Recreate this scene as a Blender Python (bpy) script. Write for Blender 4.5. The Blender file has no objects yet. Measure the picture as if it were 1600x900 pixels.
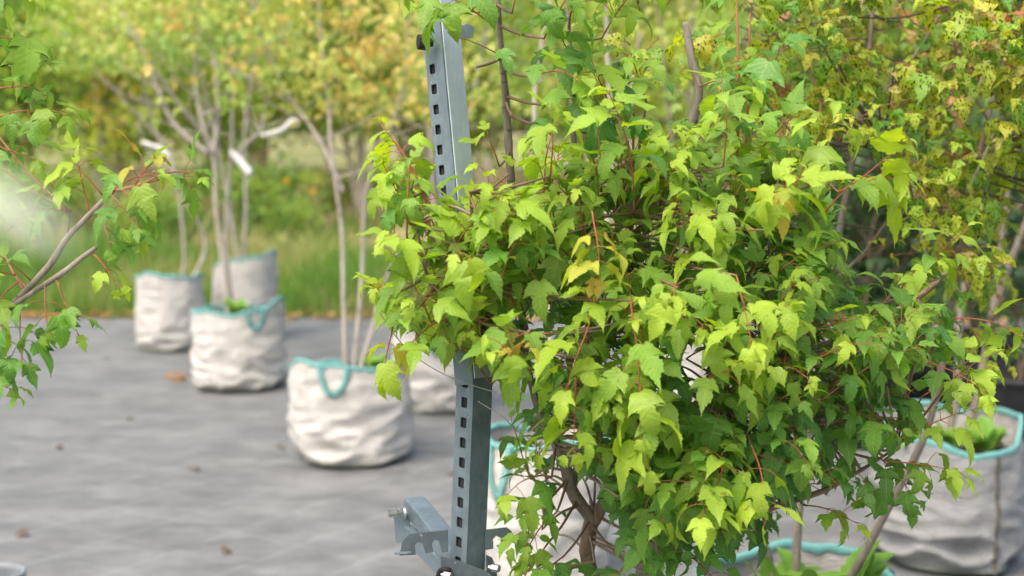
import bpy, math, random
import numpy as np
from mathutils import Vector, Matrix, noise

SC = bpy.context.scene
COL = SC.collection
R = math.radians

# ------------------------------------------------------------------ camera
F = 2222.2                       # focal length in photograph pixels (50 mm on 36 mm)
CAM_Z = 1.6
PITCH = math.atan(250 / F)
cd = bpy.data.cameras.new('camera')
cam = bpy.data.objects.new('camera', cd)
COL.objects.link(cam)
cam.location = (0, 0, CAM_Z)
cam.rotation_euler = (math.pi / 2 - PITCH, 0, 0)
cd.lens = 50
cd.sensor_width = 36
cd.clip_start = 0.02
cd.clip_end = 800
cd.dof.use_dof = True
cd.dof.focus_distance = 2.42
cd.dof.aperture_fstop = 3.1
SC.camera = cam

# ------------------------------------------------------------------ world, sun, exposure
SUN_EL, SUN_AZ = R(58), R(-38)       # soft light from high on the left, a little behind the camera
w = bpy.data.worlds.new('World')
SC.world = w
w.use_nodes = True
nt = w.node_tree
nt.nodes.clear()
sky = nt.nodes.new('ShaderNodeTexSky')
sky.sky_type = 'NISHITA'
sky.sun_disc = False
sky.sun_elevation = SUN_EL
sky.sun_rotation = R(180) - SUN_AZ + R(0)
sky.air_density = 1.0
sky.dust_density = 6.0
sky.ozone_density = 1.0
bg = nt.nodes.new('ShaderNodeBackground')
bg.inputs['Strength'].default_value = 0.15
wo = nt.nodes.new('ShaderNodeOutputWorld')
nt.links.new(sky.outputs[0], bg.inputs[0])
nt.links.new(bg.outputs[0], wo.inputs[0])

sl = bpy.data.lights.new('sun', 'SUN')
sl.energy = 1.0
sl.angle = R(50)
sl.color = (1.0, 0.95, 0.86)
sun = bpy.data.objects.new('sun', sl)
COL.objects.link(sun)
sdir = Vector((math.sin(SUN_AZ) * math.cos(SUN_EL), -math.cos(SUN_AZ) * math.cos(SUN_EL), math.sin(SUN_EL)))
sky.sun_rotation = math.atan2(sdir.x, sdir.y)
sun.rotation_euler = sdir.to_track_quat('Z', 'Y').to_euler()
sun.location = (-5, -5, 12)

SC.view_settings.view_transform = 'Standard'
SC.view_settings.look = 'None'
SC.view_settings.exposure = 1.12
SC.view_settings.gamma = 1.0
SC.cycles.max_bounces = 7
SC.cycles.diffuse_bounces = 4
SC.cycles.transmission_bounces = 4
SC.cycles.use_denoising = True


# ------------------------------------------------------------------ camera helpers
def ray(px, py):
    a = (px - 800) / F
    b = (450 - py) / F
    c, s = math.cos(PITCH), math.sin(PITCH)
    return Vector((a, c + b * s, -s + b * c))


def P(px, py, d):
    """world point seen at photograph pixel px,py at horizontal distance d"""
    r = ray(px, py)
    return Vector((0, 0, CAM_Z)) + r * (d / r.y)


def G(px, py, z=0.0):
    r = ray(px, py)
    return Vector((0, 0, CAM_Z)) + r * ((z - CAM_Z) / r.z)


def proj(p):
    q = Vector(p) - Vector((0, 0, CAM_Z))
    c, s = math.cos(PITCH), math.sin(PITCH)
    dp = q.y * c - q.z * s
    return 800 + F * q.x / dp, 450 - F * (q.y * s + q.z * c) / dp


# ------------------------------------------------------------------ material helpers
def new_mat(name):
    m = bpy.data.materials.new(name)
    m.use_nodes = True
    n = m.node_tree.nodes
    n.clear()
    return m, n, m.node_tree.links


def N(n, t, **kw):
    x = n.new('ShaderNode' + t)
    for k, v in kw.items():
        if k in x.inputs.keys() if hasattr(x.inputs, 'keys') else False:
            x.inputs[k].default_value = v
        else:
            setattr(x, k, v)
    return x


def math_node(n, l, op, a, b=None, c=None):
    x = n.new('ShaderNodeMath')
    x.operation = op
    for i, v in enumerate((a, b, c)):
        if v is None:
            continue
        if isinstance(v, (int, float)):
            x.inputs[i].default_value = v
        else:
            l.new(v, x.inputs[i])
    return x.outputs[0]


def mixc(n, l, fac, a, b, mode='MIX'):
    x = n.new('ShaderNodeMix')
    x.data_type = 'RGBA'
    x.blend_type = mode
    for s, v in ((x.inputs[0], fac), (x.inputs[6], a), (x.inputs[7], b)):
        if isinstance(v, (int, float)):
            s.default_value = v
        elif isinstance(v, tuple):
            s.default_value = (*v, 1) if len(v) == 3 else v
        else:
            l.new(v, s)
    return x.outputs[2]


def ramp(n, l, fac, stops):
    x = n.new('ShaderNodeValToRGB')
    e = x.color_ramp.elements
    while len(e) < len(stops):
        e.new(0.5)
    for el, (p, c) in zip(e, stops):
        el.position = p
        el.color = (*c, 1) if len(c) == 3 else c
    l.new(fac, x.inputs[0])
    return x.outputs[0]


def noise_tex(n, l, vec, scale, detail=4, rough=0.55, dist=0.0):
    x = n.new('ShaderNodeTexNoise')
    x.inputs['Scale'].default_value = scale
    x.inputs['Detail'].default_value = detail
    x.inputs['Roughness'].default_value = rough
    x.inputs['Distortion'].default_value = dist
    if vec is not None:
        l.new(vec, x.inputs['Vector'])
    return x.outputs[0]


def mapping(n, l, vec, scale=(1, 1, 1), rot=(0, 0, 0)):
    x = n.new('ShaderNodeMapping')
    x.inputs['Scale'].default_value = scale
    x.inputs['Rotation'].default_value = rot
    l.new(vec, x.inputs['Vector'])
    return x.outputs[0]


def bump(n, l, h, strength, dist=0.01):
    x = n.new('ShaderNodeBump')
    x.inputs['Strength'].default_value = strength
    x.inputs['Distance'].default_value = dist
    l.new(h, x.inputs['Height'])
    return x.outputs[0]


def finish(m, n, l, col, rough=0.6, normal=None, metallic=0.0, spec=0.5, trans=0.0, transcol=None):
    p = n.new('ShaderNodeBsdfPrincipled')
    if isinstance(col, tuple):
        p.inputs['Base Color'].default_value = (*col, 1)
    else:
        l.new(col, p.inputs['Base Color'])
    if isinstance(rough, (int, float)):
        p.inputs['Roughness'].default_value = rough
    else:
        l.new(rough, p.inputs['Roughness'])
    p.inputs['Metallic'].default_value = metallic
    p.inputs['Specular IOR Level'].default_value = spec
    if normal is not None:
        l.new(normal, p.inputs['Normal'])
    o = n.new('ShaderNodeOutputMaterial')
    if trans:
        t = n.new('ShaderNodeBsdfTranslucent')
        if transcol is None:
            transcol = col
        if isinstance(transcol, tuple):
            t.inputs[0].default_value = (*transcol, 1)
        else:
            l.new(transcol, t.inputs[0])
        if normal is not None:
            l.new(normal, t.inputs['Normal'])
        ms = n.new('ShaderNodeMixShader')
        ms.inputs[0].default_value = trans
        l.new(p.outputs[0], ms.inputs[1])
        l.new(t.outputs[0], ms.inputs[2])
        l.new(ms.outputs[0], o.inputs[0])
    else:
        l.new(p.outputs[0], o.inputs[0])
    return m


def leaf_material(name, spots=0.0, veins=True, tint=False):
    m, n, l = new_mat(name)
    at = n.new('ShaderNodeAttribute')
    at.attribute_name = 'Col'
    col = at.outputs['Color']
    rnd = at.outputs['Alpha']
    tc = n.new('ShaderNodeTexCoord')
    normal = None
    if veins:
        uv = tc.outputs['UV']
        sp = n.new('ShaderNodeSeparateXYZ')
        l.new(uv, sp.inputs[0])
        u = math_node(n, l, 'ABSOLUTE', math_node(n, l, 'SUBTRACT', sp.outputs[0], 0.5))
        v = sp.outputs[1]
        mid = math_node(n, l, 'LESS_THAN', u, 0.011)
        q = math_node(n, l, 'FRACT', math_node(n, l, 'MULTIPLY', math_node(n, l, 'SUBTRACT', v, math_node(n, l, 'MULTIPLY', u, 0.95)), 8.5))
        lat = math_node(n, l, 'LESS_THAN', math_node(n, l, 'ABSOLUTE', math_node(n, l, 'SUBTRACT', q, 0.5)), 0.055)
        dl = math_node(n, l, 'ABSOLUTE', math_node(n, l, 'SUBTRACT', math_node(n, l, 'MULTIPLY', u, 0.57), math_node(n, l, 'MULTIPLY', math_node(n, l, 'SUBTRACT', v, 0.01), 0.82)))
        lob = math_node(n, l, 'LESS_THAN', dl, 0.010)
        vein = math_node(n, l, 'MAXIMUM', mid, math_node(n, l, 'MAXIMUM', lob, math_node(n, l, 'MULTIPLY', lat, 0.45)))
        n2 = noise_tex(n, l, tc.outputs['Object'], 55, 3)
        col = mixc(n, l, math_node(n, l, 'MULTIPLY', n2, 0.55), col, mixc(n, l, 1.0, col, (0.62, 0.72, 0.55), 'MULTIPLY'))
        col = mixc(n, l, math_node(n, l, 'MULTIPLY', vein, 0.38), col, mixc(n, l, 0.6, col, (0.45, 0.55, 0.16)))
        # blade quilted between the side veins
        h = math_node(n, l, 'ADD', math_node(n, l, 'MULTIPLY', math_node(n, l, 'ABSOLUTE', math_node(n, l, 'SUBTRACT', q, 0.5)), 1.0), math_node(n, l, 'MULTIPLY', noise_tex(n, l, tc.outputs['Object'], 260, 3), 0.9))
        normal = bump(n, l, h, 0.55, 0.0012)
        bl = math_node(n, l, 'MULTIPLY', math_node(n, l, 'GREATER_THAN', noise_tex(n, l, tc.outputs['Object'], 90, 2), 0.705), math_node(n, l, 'GREATER_THAN', rnd, 0.45))
        col = mixc(n, l, math_node(n, l, 'MULTIPLY', bl, 0.7), col, (0.22, 0.13, 0.04))
        if spots:
            cv = n.new('ShaderNodeCombineXYZ')
            l.new(math_node(n, l, 'MULTIPLY', rnd, 97.0), cv.inputs[2])
            va = n.new('ShaderNodeVectorMath')
            va.operation = 'ADD'
            l.new(mapping(n, l, uv, (15, 7.5, 1), (0, 0, 0.5)), va.inputs[0])
            l.new(cv.outputs[0], va.inputs[1])
            nd = n.new('ShaderNodeTexNoise')
            nd.inputs['Scale'].default_value = 2.3
            l.new(va.outputs[0], nd.inputs['Vector'])
            vb = n.new('ShaderNodeVectorMath')
            vb.operation = 'MULTIPLY_ADD'
            l.new(nd.outputs['Color'], vb.inputs[0])
            vb.inputs[1].default_value = (.9, .9, 0)
            l.new(va.outputs[0], vb.inputs[2])
            vo = n.new('ShaderNodeTexVoronoi')
            l.new(vb.outputs[0], vo.inputs['Vector'])
            vo.inputs['Scale'].default_value = 1.0
            n3 = noise_tex(n, l, va.outputs[0], 0.9, 2)
            thr = math_node(n, l, 'SUBTRACT', math_node(n, l, 'MULTIPLY', n3, 0.98 * spots), 0.12)
            sm = math_node(n, l, 'LESS_THAN', vo.outputs['Distance'], thr)
            halo = math_node(n, l, 'LESS_THAN', vo.outputs['Distance'], math_node(n, l, 'ADD', thr, 0.05))
            col = mixc(n, l, math_node(n, l, 'MULTIPLY', halo, 0.3), col, (0.44, 0.42, 0.06))
            col = mixc(n, l, math_node(n, l, 'MULTIPLY', sm, 0.94), col, (0.015, 0.014, 0.008))
    if tint:
        oi = n.new('ShaderNodeObjectInfo')
        col = mixc(n, l, 1.0, col, oi.outputs['Color'], 'MULTIPLY')
    hs = n.new('ShaderNodeHueSaturation')
    hs.inputs['Hue'].default_value = 0.49
    hs.inputs['Saturation'].default_value = 1.1
    hs.inputs['Value'].default_value = 1.25
    l.new(col, hs.inputs['Color'])
    return finish(m, n, l, col, math_node(n, l, 'ADD', math_node(n, l, 'MULTIPLY', rnd, 0.22), 0.36), normal, spec=0.40, trans=0.47, transcol=hs.outputs[0])


def bark_material(name, c1, c2, scale=1.0):
    m, n, l = new_mat(name)
    tc = n.new('ShaderNodeTexCoord')
    o = tc.outputs['Object']
    a = noise_tex(n, l, mapping(n, l, o, (60 * scale, 60 * scale, 12 * scale)), 1.0, 5, 0.65)
    b = noise_tex(n, l, mapping(n, l, o, (30 * scale, 30 * scale, 90 * scale)), 1.0, 3, 0.6)
    col = ramp(n, l, a, [(0.3, c1), (0.7, c2)])
    len_ = ramp(n, l, b, [(0.64, (0, 0, 0)), (0.68, (1, 1, 1))])
    col = mixc(n, l, math_node(n, l, 'MULTIPLY', len_, 0.6), col, tuple(x * 0.35 for x in c1))
    return finish(m, n, l, col, 0.85, bump(n, l, a, 0.9, 0.004), spec=0.2)


M = {}
M['leaf'] = leaf_material('maple_leaf')
M['leaf_spotted'] = leaf_material('spotted_maple_leaf', 0.9)
M['leaf_far'] = leaf_material('distant_leaf', veins=False, tint=True)
M['bark'] = bark_material('brown_maple_bark', (0.13, 0.085, 0.055), (0.32, 0.24, 0.17))
M['bark_grey'] = bark_material('grey_maple_bark', (0.14, 0.115, 0.09), (0.32, 0.275, 0.22))
M['bark_pale'] = bark_material('pale_maple_bark', (0.30, 0.27, 0.22), (0.55, 0.49, 0.42), 0.5)
M['bark_white'] = bark_material('bare_white_wood', (0.62, 0.60, 0.57), (0.85, 0.83, 0.80), 0.5)


def twig_material():
    m, n, l = new_mat('red_twig')
    at = n.new('ShaderNodeAttribute')
    at.attribute_name = 'Col'
    return finish(m, n, l, at.outputs['Color'], 0.6, spec=0.3)


M['twig'] = twig_material()


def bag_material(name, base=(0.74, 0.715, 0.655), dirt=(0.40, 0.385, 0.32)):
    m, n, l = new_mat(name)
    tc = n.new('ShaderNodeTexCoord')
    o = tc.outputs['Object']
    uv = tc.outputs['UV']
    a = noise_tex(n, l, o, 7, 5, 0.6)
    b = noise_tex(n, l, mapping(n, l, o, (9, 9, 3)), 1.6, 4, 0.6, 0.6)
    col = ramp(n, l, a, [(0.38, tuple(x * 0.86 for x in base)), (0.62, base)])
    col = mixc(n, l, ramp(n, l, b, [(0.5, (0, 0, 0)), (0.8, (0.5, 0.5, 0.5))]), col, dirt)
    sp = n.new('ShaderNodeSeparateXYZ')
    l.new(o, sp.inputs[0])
    # dark green foot of the bag: moss, dirt and a painted-in base shadow
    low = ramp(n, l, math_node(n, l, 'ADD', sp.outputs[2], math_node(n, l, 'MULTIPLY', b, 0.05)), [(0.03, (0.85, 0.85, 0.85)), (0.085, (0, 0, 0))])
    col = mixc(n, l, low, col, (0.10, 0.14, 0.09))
    wv = n.new('ShaderNodeTexChecker')
    wv.inputs['Scale'].default_value = 260
    l.new(uv, wv.inputs['Vector'])
    h = math_node(n, l, 'ADD', math_node(n, l, 'MULTIPLY', noise_tex(n, l, mapping(n, l, o, (10, 10, 26)), 1.0, 6, 0.68, 1.6), 8.0), math_node(n, l, 'MULTIPLY', wv.outputs[1], 0.25))
    return finish(m, n, l, col, 0.75, bump(n, l, h, 0.6, 0.007), spec=0.3, trans=0.12)


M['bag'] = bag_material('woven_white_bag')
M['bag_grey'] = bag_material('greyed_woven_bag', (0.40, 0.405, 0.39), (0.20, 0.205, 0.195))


def trim_material():
    m, n, l = new_mat('teal_stitched_tape')
    tc = n.new('ShaderNodeTexCoord')
    uv = tc.outputs['UV']
    wv = n.new('ShaderNodeTexWave')
    wv.inputs['Scale'].default_value = 1.0
    wv.inputs['Distortion'].default_value = 2.0
    wv.inputs['Detail'].default_value = 2
    l.new(mapping(n, l, uv, (7.5, 1.0, 1), (0, 0, 0.35)), wv.inputs['Vector'])
    a = noise_tex(n, l, mapping(n, l, uv, (9, 3, 1)), 3.0, 4)
    f = ramp(n, l, math_node(n, l, 'MULTIPLY', wv.outputs['Fac'], a), [(0.22, (0, 0, 0)), (0.42, (1, 1, 1))])
    col = mixc(n, l, math_node(n, l, 'MULTIPLY', f, 0.85), (0.045, 0.33, 0.30), (0.40, 0.54, 0.50))
    return finish(m, n, l, col, 0.7, bump(n, l, wv.outputs['Fac'], 0.6, 0.003), spec=0.3)


M['trim'] = trim_material()


def simple_noise_mat(name, c1, c2, scale, rough=0.8, bs=0.4, bd=0.01, metallic=0.0, spec=0.3, trans=0.0):
    m, n, l = new_mat(name)
    tc = n.new('ShaderNodeTexCoord')
    a = noise_tex(n, l, tc.outputs['Object'], scale, 6, 0.65)
    col = ramp(n, l, a, [(0.32, c1), (0.68, c2)])
    return finish(m, n, l, col, rough, bump(n, l, a, bs, bd), metallic, spec, trans)


M['soil'] = simple_noise_mat('potting_soil', (0.03, 0.022, 0.015), (0.11, 0.08, 0.055), 45, 0.95, 1.0, 0.02)
M['weed'] = simple_noise_mat('weed_leaf', (0.14, 0.30, 0.035), (0.24, 0.44, 0.06), 20, 0.55, 0.5, 0.004, trans=0.3)
M['pot'] = simple_noise_mat('black_pot_plastic', (0.02, 0.021, 0.022), (0.045, 0.045, 0.047), 12, 0.5, 0.2, 0.002)
M['pot_grey'] = simple_noise_mat('grey_pot_plastic', (0.17, 0.19, 0.20), (0.24, 0.26, 0.27), 12, 0.45, 0.1, 0.002)


def steel_material(name, c1, c2, rough=0.48, metallic=0.25):
    m, n, l = new_mat(name)
    tc = n.new('ShaderNodeTexCoord')
    o = tc.outputs['Object']
    a = noise_tex(n, l, o, 28, 6, 0.7)
    b = noise_tex(n, l, mapping(n, l, o, (160, 160, 30)), 1.0, 4, 0.7)
    f = math_node(n, l, 'ADD', math_node(n, l, 'MULTIPLY', a, 0.7), math_node(n, l, 'MULTIPLY', b, 0.3))
    col = ramp(n, l, f, [(0.35, c1), (0.65, c2)])
    sc = ramp(n, l, noise_tex(n, l, o, 120, 2, 0.5), [(0.70, (0, 0, 0)), (0.74, (1, 1, 1))])
    col = mixc(n, l, math_node(n, l, 'MULTIPLY', sc, 0.5), col, (0.42, 0.44, 0.44))
    ru = ramp(n, l, noise_tex(n, l, mapping(n, l, o, (9, 9, 4)), 3.0, 6, 0.75), [(0.62, (0, 0, 0)), (0.72, (1, 1, 1))])
    col = mixc(n, l, math_node(n, l, 'MULTIPLY', ru, 0.35), col, (0.16, 0.12, 0.085))
    rg = math_node(n, l, 'ADD', math_node(n, l, 'MULTIPLY', a, 0.3), rough - 0.15)
    return finish(m, n, l, col, rg, bump(n, l, b, 0.12, 0.002), metallic, 0.5)


M['steel'] = steel_material('grey_painted_steel', (0.115, 0.158, 0.176), (0.205, 0.262, 0.285))
M['steel_dark'] = steel_material('dark_grey_steel', (0.070, 0.092, 0.100), (0.115, 0.145, 0.155), 0.4)
M['steel_lit'] = steel_material('sky_lit_steel', (0.42, 0.48, 0.51), (0.54, 0.60, 0.63), 0.42, 0.35)  # post steel made paler: sky light on one face put into the colour
M['bolt'] = steel_material('zinc_bolt', (0.30, 0.31, 0.31), (0.5, 0.5, 0.5), 0.35, 0.8)
M['rubber'] = simple_noise_mat('black_rubber', (0.012, 0.012, 0.012), (0.03, 0.03, 0.03), 60, 0.7)
M['inside'] = simple_noise_mat('tube_shade', (0.02, 0.022, 0.022), (0.04, 0.042, 0.042), 60, 0.9)  # near-black: shade of the hollow tube put into the colour


# ------------------------------------------------------------------ object helpers
def tag(o, label=None, cat=None, group=None, kind=None):
    if label:
        o['label'] = label
    if cat:
        o['category'] = cat
    if group:
        o['group'] = group
    if kind:
        o['kind'] = kind
    return o


def empty(name, loc, label, cat, group=None, rz=0):
    o = bpy.data.objects.new(name, None)
    COL.objects.link(o)
    o.location = loc
    o.rotation_euler = (0, 0, rz)
    o.empty_display_size = 0.1
    return tag(o, label, cat, group)


def link(name, me, mat, parent=None, smooth=True):
    o = bpy.data.objects.new(name, me)
    COL.objects.link(o)
    if mat is not None and not me.materials:
        me.materials.append(mat)
    if parent is not None:
        o.parent = parent
    if smooth and len(me.polygons):
        me.polygons.foreach_set('use_smooth', [True] * len(me.polygons))
    return o


def np_mesh(name, V, faces_flat, loop_totals, uv=None, colors=None):
    me = bpy.data.meshes.new(name)
    V = np.asarray(V, dtype=np.float32)
    me.vertices.add(len(V))
    me.vertices.foreach_set('co', V.ravel())
    ff = np.asarray(faces_flat, dtype=np.int32)
    lt = np.asarray(loop_totals, dtype=np.int32)
    me.loops.add(len(ff))
    me.loops.foreach_set('vertex_index', ff)
    me.polygons.add(len(lt))
    ls = np.zeros(len(lt), dtype=np.int32)
    ls[1:] = np.cumsum(lt)[:-1]
    me.polygons.foreach_set('loop_start', ls)
    if uv is not None:
        ul = me.uv_layers.new(name='UVMap')
        ul.data.foreach_set('uv', np.asarray(uv, dtype=np.float32)[ff].ravel())
    if colors is not None:
        ca = me.color_attributes.new('Col', 'FLOAT_COLOR', 'POINT')
        ca.data.foreach_set('color', np.asarray(colors, dtype=np.float32).ravel())
    me.update(calc_edges=True)
    me.validate()
    return me


class TubeMesh:
    """many tubes collected in one mesh (a thing's stem or its twigs)"""

    def __init__(self):
        self.V, self.Fc, self.C = [], [], []

    def add(self, pts, radii, sides=8, col=(0.2, 0.1, 0.06), knob=0.0, seed=0, cap=True):
        pts = [Vector(p) for p in pts]
        n = len(pts)
        base = len(self.V)
        prev = None
        for i, p in enumerate(pts):
            t = (pts[min(i + 1, n - 1)] - pts[max(i - 1, 0)])
            if t.length < 1e-9:
                t = Vector((0, 0, 1))
            t.normalize()
            if prev is None:
                a = Vector((1, 0, 0)) if abs(t.x) < 0.8 else Vector((0, 1, 0))
                u = (a - t * a.dot(t)).normalized()
            else:
                u = (prev - t * prev.dot(t)).normalized()
            prev = u
            v = t.cross(u)
            r = radii[i]
            for k in range(sides):
                an = 2 * math.pi * k / sides
                rr = r
                if knob:
                    rr *= 1 + knob * noise.noise(p * 34 + Vector((math.cos(an), math.sin(an), seed)) * 0.9)
                self.V.append(p + (u * math.cos(an) + v * math.sin(an)) * rr)
                self.C.append((*col, 1))
        for i in range(n - 1):
            for k in range(sides):
                a = base + i * sides + k
                b = base + i * sides + (k + 1) % sides
                self.Fc.append((a, b, b + sides, a + sides))
        if cap:
            self.Fc.append(tuple(base + k for k in reversed(range(sides))))
            self.Fc.append(tuple(base + (n - 1) * sides + k for k in range(sides)))

    def build(self, name, mat, parent=None):
        if not self.V:
            return None
        ff, lt = [], []
        for f in self.Fc:
            ff.extend(f)
            lt.append(len(f))
        off = Vector(parent.location) if parent else Vector()
        rz = Matrix.Rotation(-parent.rotation_euler.z, 3, 'Z') if parent else Matrix.Identity(3)
        V = [(rz @ (v - off)) for v in self.V]
        me = np_mesh(name, [tuple(v) for v in V], ff, lt, colors=self.C)
        return link(name, me, mat, parent)


def smooth_path(pts, radii, n=6):
    """Catmull-Rom through the points"""
    pts = [Vector(p) for p in pts]
    if len(pts) < 3:
        out, rr = [], []
        for i in range(n + 1):
            t = i / n
            out.append(pts[0].lerp(pts[-1], t))
            rr.append(radii[0] * (1 - t) + radii[-1] * t)
        return out, rr
    out, rr = [], []
    for i in range(len(pts) - 1):
        p0, p1, p2, p3 = pts[max(i - 1, 0)], pts[i], pts[i + 1], pts[min(i + 2, len(pts) - 1)]
        for k in range(n):
            t = k / n
            q = 0.5 * ((2 * p1) + (p2 - p0) * t + (2 * p0 - 5 * p1 + 4 * p2 - p3) * t * t + (3 * p1 - p0 - 3 * p2 + p3) * t ** 3)
            out.append(q)
            rr.append(radii[i] * (1 - t) + radii[i + 1] * t)
    out.append(pts[-1])
    rr.append(radii[-1])
    return out, rr


# ------------------------------------------------------------------ leaf templates
HALF = [(.025, 0.0, 0.0), (.09, -.04, .02), (.17, -.01, .06), (.225, .04, .10), (.285, .075, .135), (.305, .125, .165), (.375, .19, .205), (.385, .235, .235),
        (.47, .385, .275), (.375, .315, .30), (.335, .325, .325), (.255, .325, .35), (.175, .37, .375), (.185, .42, .41), (.215, .455, .45),
        (.195, .50, .49), (.215, .55, .535), (.175, .59, .58), (.178, .65, .63), (.128, .69, .68), (.122, .755, .74), (.078, .80, .795), (.052, .88, .87), (.024, .94, .935), (0.0, 1.08, 1.08)]


def leaf_template(rs, droop, cup, wave, lod=0, narrow=1.0, holes=False):
    pts, uvs, fs = [], [], []
    half = HALF
    if lod == 2:
        half = [HALF[i] for i in (0, 3, 8, 12, 16, 20, 24)]
    n = len(half)
    jl = {s: [(rs.uniform(-.018, .014), rs.uniform(-.018, .018)) for _ in half] for s in (-1, 1)}
    lobescale = {s: rs.uniform(0.65, 1.12) for s in (-1, 1)}
    cols = 1 if lod else 2
    mid = []
    for (x, y, m) in half:
        mid.append(len(pts))
        pts.append((0, m))
        uvs.append((0.5, m))
    grid = {}
    for s in (-1, 1):
        for i, (x, y, m) in enumerate(half[:-1]):
            jx, jy = jl[s][i]
            ls = lobescale[s] if 3 < i < 12 and lod != 2 else 1.0
            X, Y = (x * ls + jx) * narrow, y + jy
            for c in range(1, cols + 1):
                f = c / cols
                grid[(s, i, c)] = len(pts)
                px, py = X * f, m + (Y - m) * f
                pts.append((s * px, py))
                uvs.append((0.5 + s * px, py))
            grid[(s, i, 0)] = mid[i]
        tip = mid[-1]
        for i in range(n - 2):
            for c in range(cols):
                q = [grid[(s, i, c)], grid[(s, i, c + 1)], grid[(s, i + 1, c + 1)], grid[(s, i + 1, c)]]
                fs.append(q if s > 0 else q[::-1])
        for c in range(cols):
            q = [grid[(s, n - 2, c)], grid[(s, n - 2, c + 1)], tip]
            fs.append(q if s > 0 else q[::-1])
    V = []
    ph = rs.uniform(0, 6)
    tw = rs.uniform(-.35, .35)
    for (x, y) in pts:
        z = cup * abs(x) * 1.0 - 0.9 * abs(cup) * x * x * 1.5
        z += wave * math.sin(y * 9 + ph + x * 5) * abs(x)
        z -= 0.5 * max(0, abs(x) - 0.18) ** 1.5
        # twist along the blade
        a = tw * y
        x2, z2 = x * math.cos(a) - z * math.sin(a), x * math.sin(a) + z * math.cos(a)
        th = droop * y
        Yb = math.sin(th) / droop
        Zb = -(1 - math.cos(th)) / droop
        V.append((x2, Yb + z2 * math.sin(th), Zb + z2 * math.cos(th)))
    return np.array(V, dtype=np.float64), np.array(uvs), fs


_rs = random.Random(5)
LEAVES = {0: [], 1: [], 2: []}
for k in range(22):
    LEAVES[0].append(leaf_template(_rs, [.35, .7, 1.0, 1.3, 1.6, 1.9, .9, 2.4][k % 8], _rs.uniform(-.1, .42), _rs.uniform(.05, .22), 0, _rs.uniform(.80, 1.06)))
for k in range(10):
    LEAVES[1].append(leaf_template(_rs, _rs.uniform(.4, 1.7), _rs.uniform(-.1, .5), _rs.uniform(.1, .35), 1, _rs.uniform(.85, 1.15)))
for k in range(6):
    LEAVES[2].append(leaf_template(_rs, _rs.uniform(.4, 1.6), _rs.uniform(0, .4), .1, 2, _rs.uniform(.9, 1.2)))


class LeafMesh:
    def __init__(self, lod=0):
        self.lod = lod
        self.items = {}
        self.n = 0

    def add(self, p, y, nrm, size, col, rs):
        """leaf at p; blade runs along y; upper side faces nrm"""
        y = y.normalized()
        x = y.cross(nrm)
        if x.length < 1e-4:
            x = y.cross(Vector((1, 0.3, 0)))
        x.normalize()
        z = x.cross(y)
        k = rs.randrange(len(LEAVES[self.lod]))
        m = ((x.x * size, y.x * size, z.x * size), (x.y * size, y.y * size, z.y * size), (x.z * size, y.z * size, z.z * size))
        self.items.setdefault(k, []).append((m, tuple(p), (*col, rs.random())))
        self.n += 1

    def build(self, name, mat, parent=None, matname=None):
        Vs, UVs, Cs, FFs, LTs = [], [], [], [], []
        off = 0
        for k, it in self.items.items():
            T, UV, fs = LEAVES[self.lod][k]
            Mx = np.array([i[0] for i in it])
            Pp = np.array([i[1] for i in it])
            Cc = np.array([i[2] for i in it])
            W = np.einsum('nij,vj->nvi', Mx, T) + Pp[:, None, :]
            nl, nv = W.shape[:2]
            Vs.append(W.reshape(-1, 3))
            UVs.append(np.tile(UV, (nl, 1)))
            Cs.append(np.repeat(Cc, nv, axis=0))
            ff = np.array([i for f in fs for i in f])
            lt = np.array([len(f) for f in fs])
            FFs.append((ff[None, :] + off + (np.arange(nl) * nv)[:, None]).ravel())
            LTs.append(np.tile(lt, nl))
            off += nl * nv
        V = np.concatenate(Vs)
        if parent is not None:
            V = V - np.array(parent.location)
        me = np_mesh(name, V, np.concatenate(FFs), np.concatenate(LTs), np.concatenate(UVs), np.concatenate(Cs))
        return link(name, me, mat, parent)


def lerp3(a, b, t):
    return tuple(a[i] * (1 - t) + b[i] * t for i in range(3))


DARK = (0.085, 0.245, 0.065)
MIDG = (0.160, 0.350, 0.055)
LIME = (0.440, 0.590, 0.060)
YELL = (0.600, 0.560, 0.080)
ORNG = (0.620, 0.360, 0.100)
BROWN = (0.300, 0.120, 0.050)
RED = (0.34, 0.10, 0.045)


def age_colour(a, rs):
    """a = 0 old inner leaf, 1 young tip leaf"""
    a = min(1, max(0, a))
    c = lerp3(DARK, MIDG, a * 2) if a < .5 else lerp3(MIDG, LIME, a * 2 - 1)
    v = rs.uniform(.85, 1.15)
    return tuple(x * v for x in c)


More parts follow.
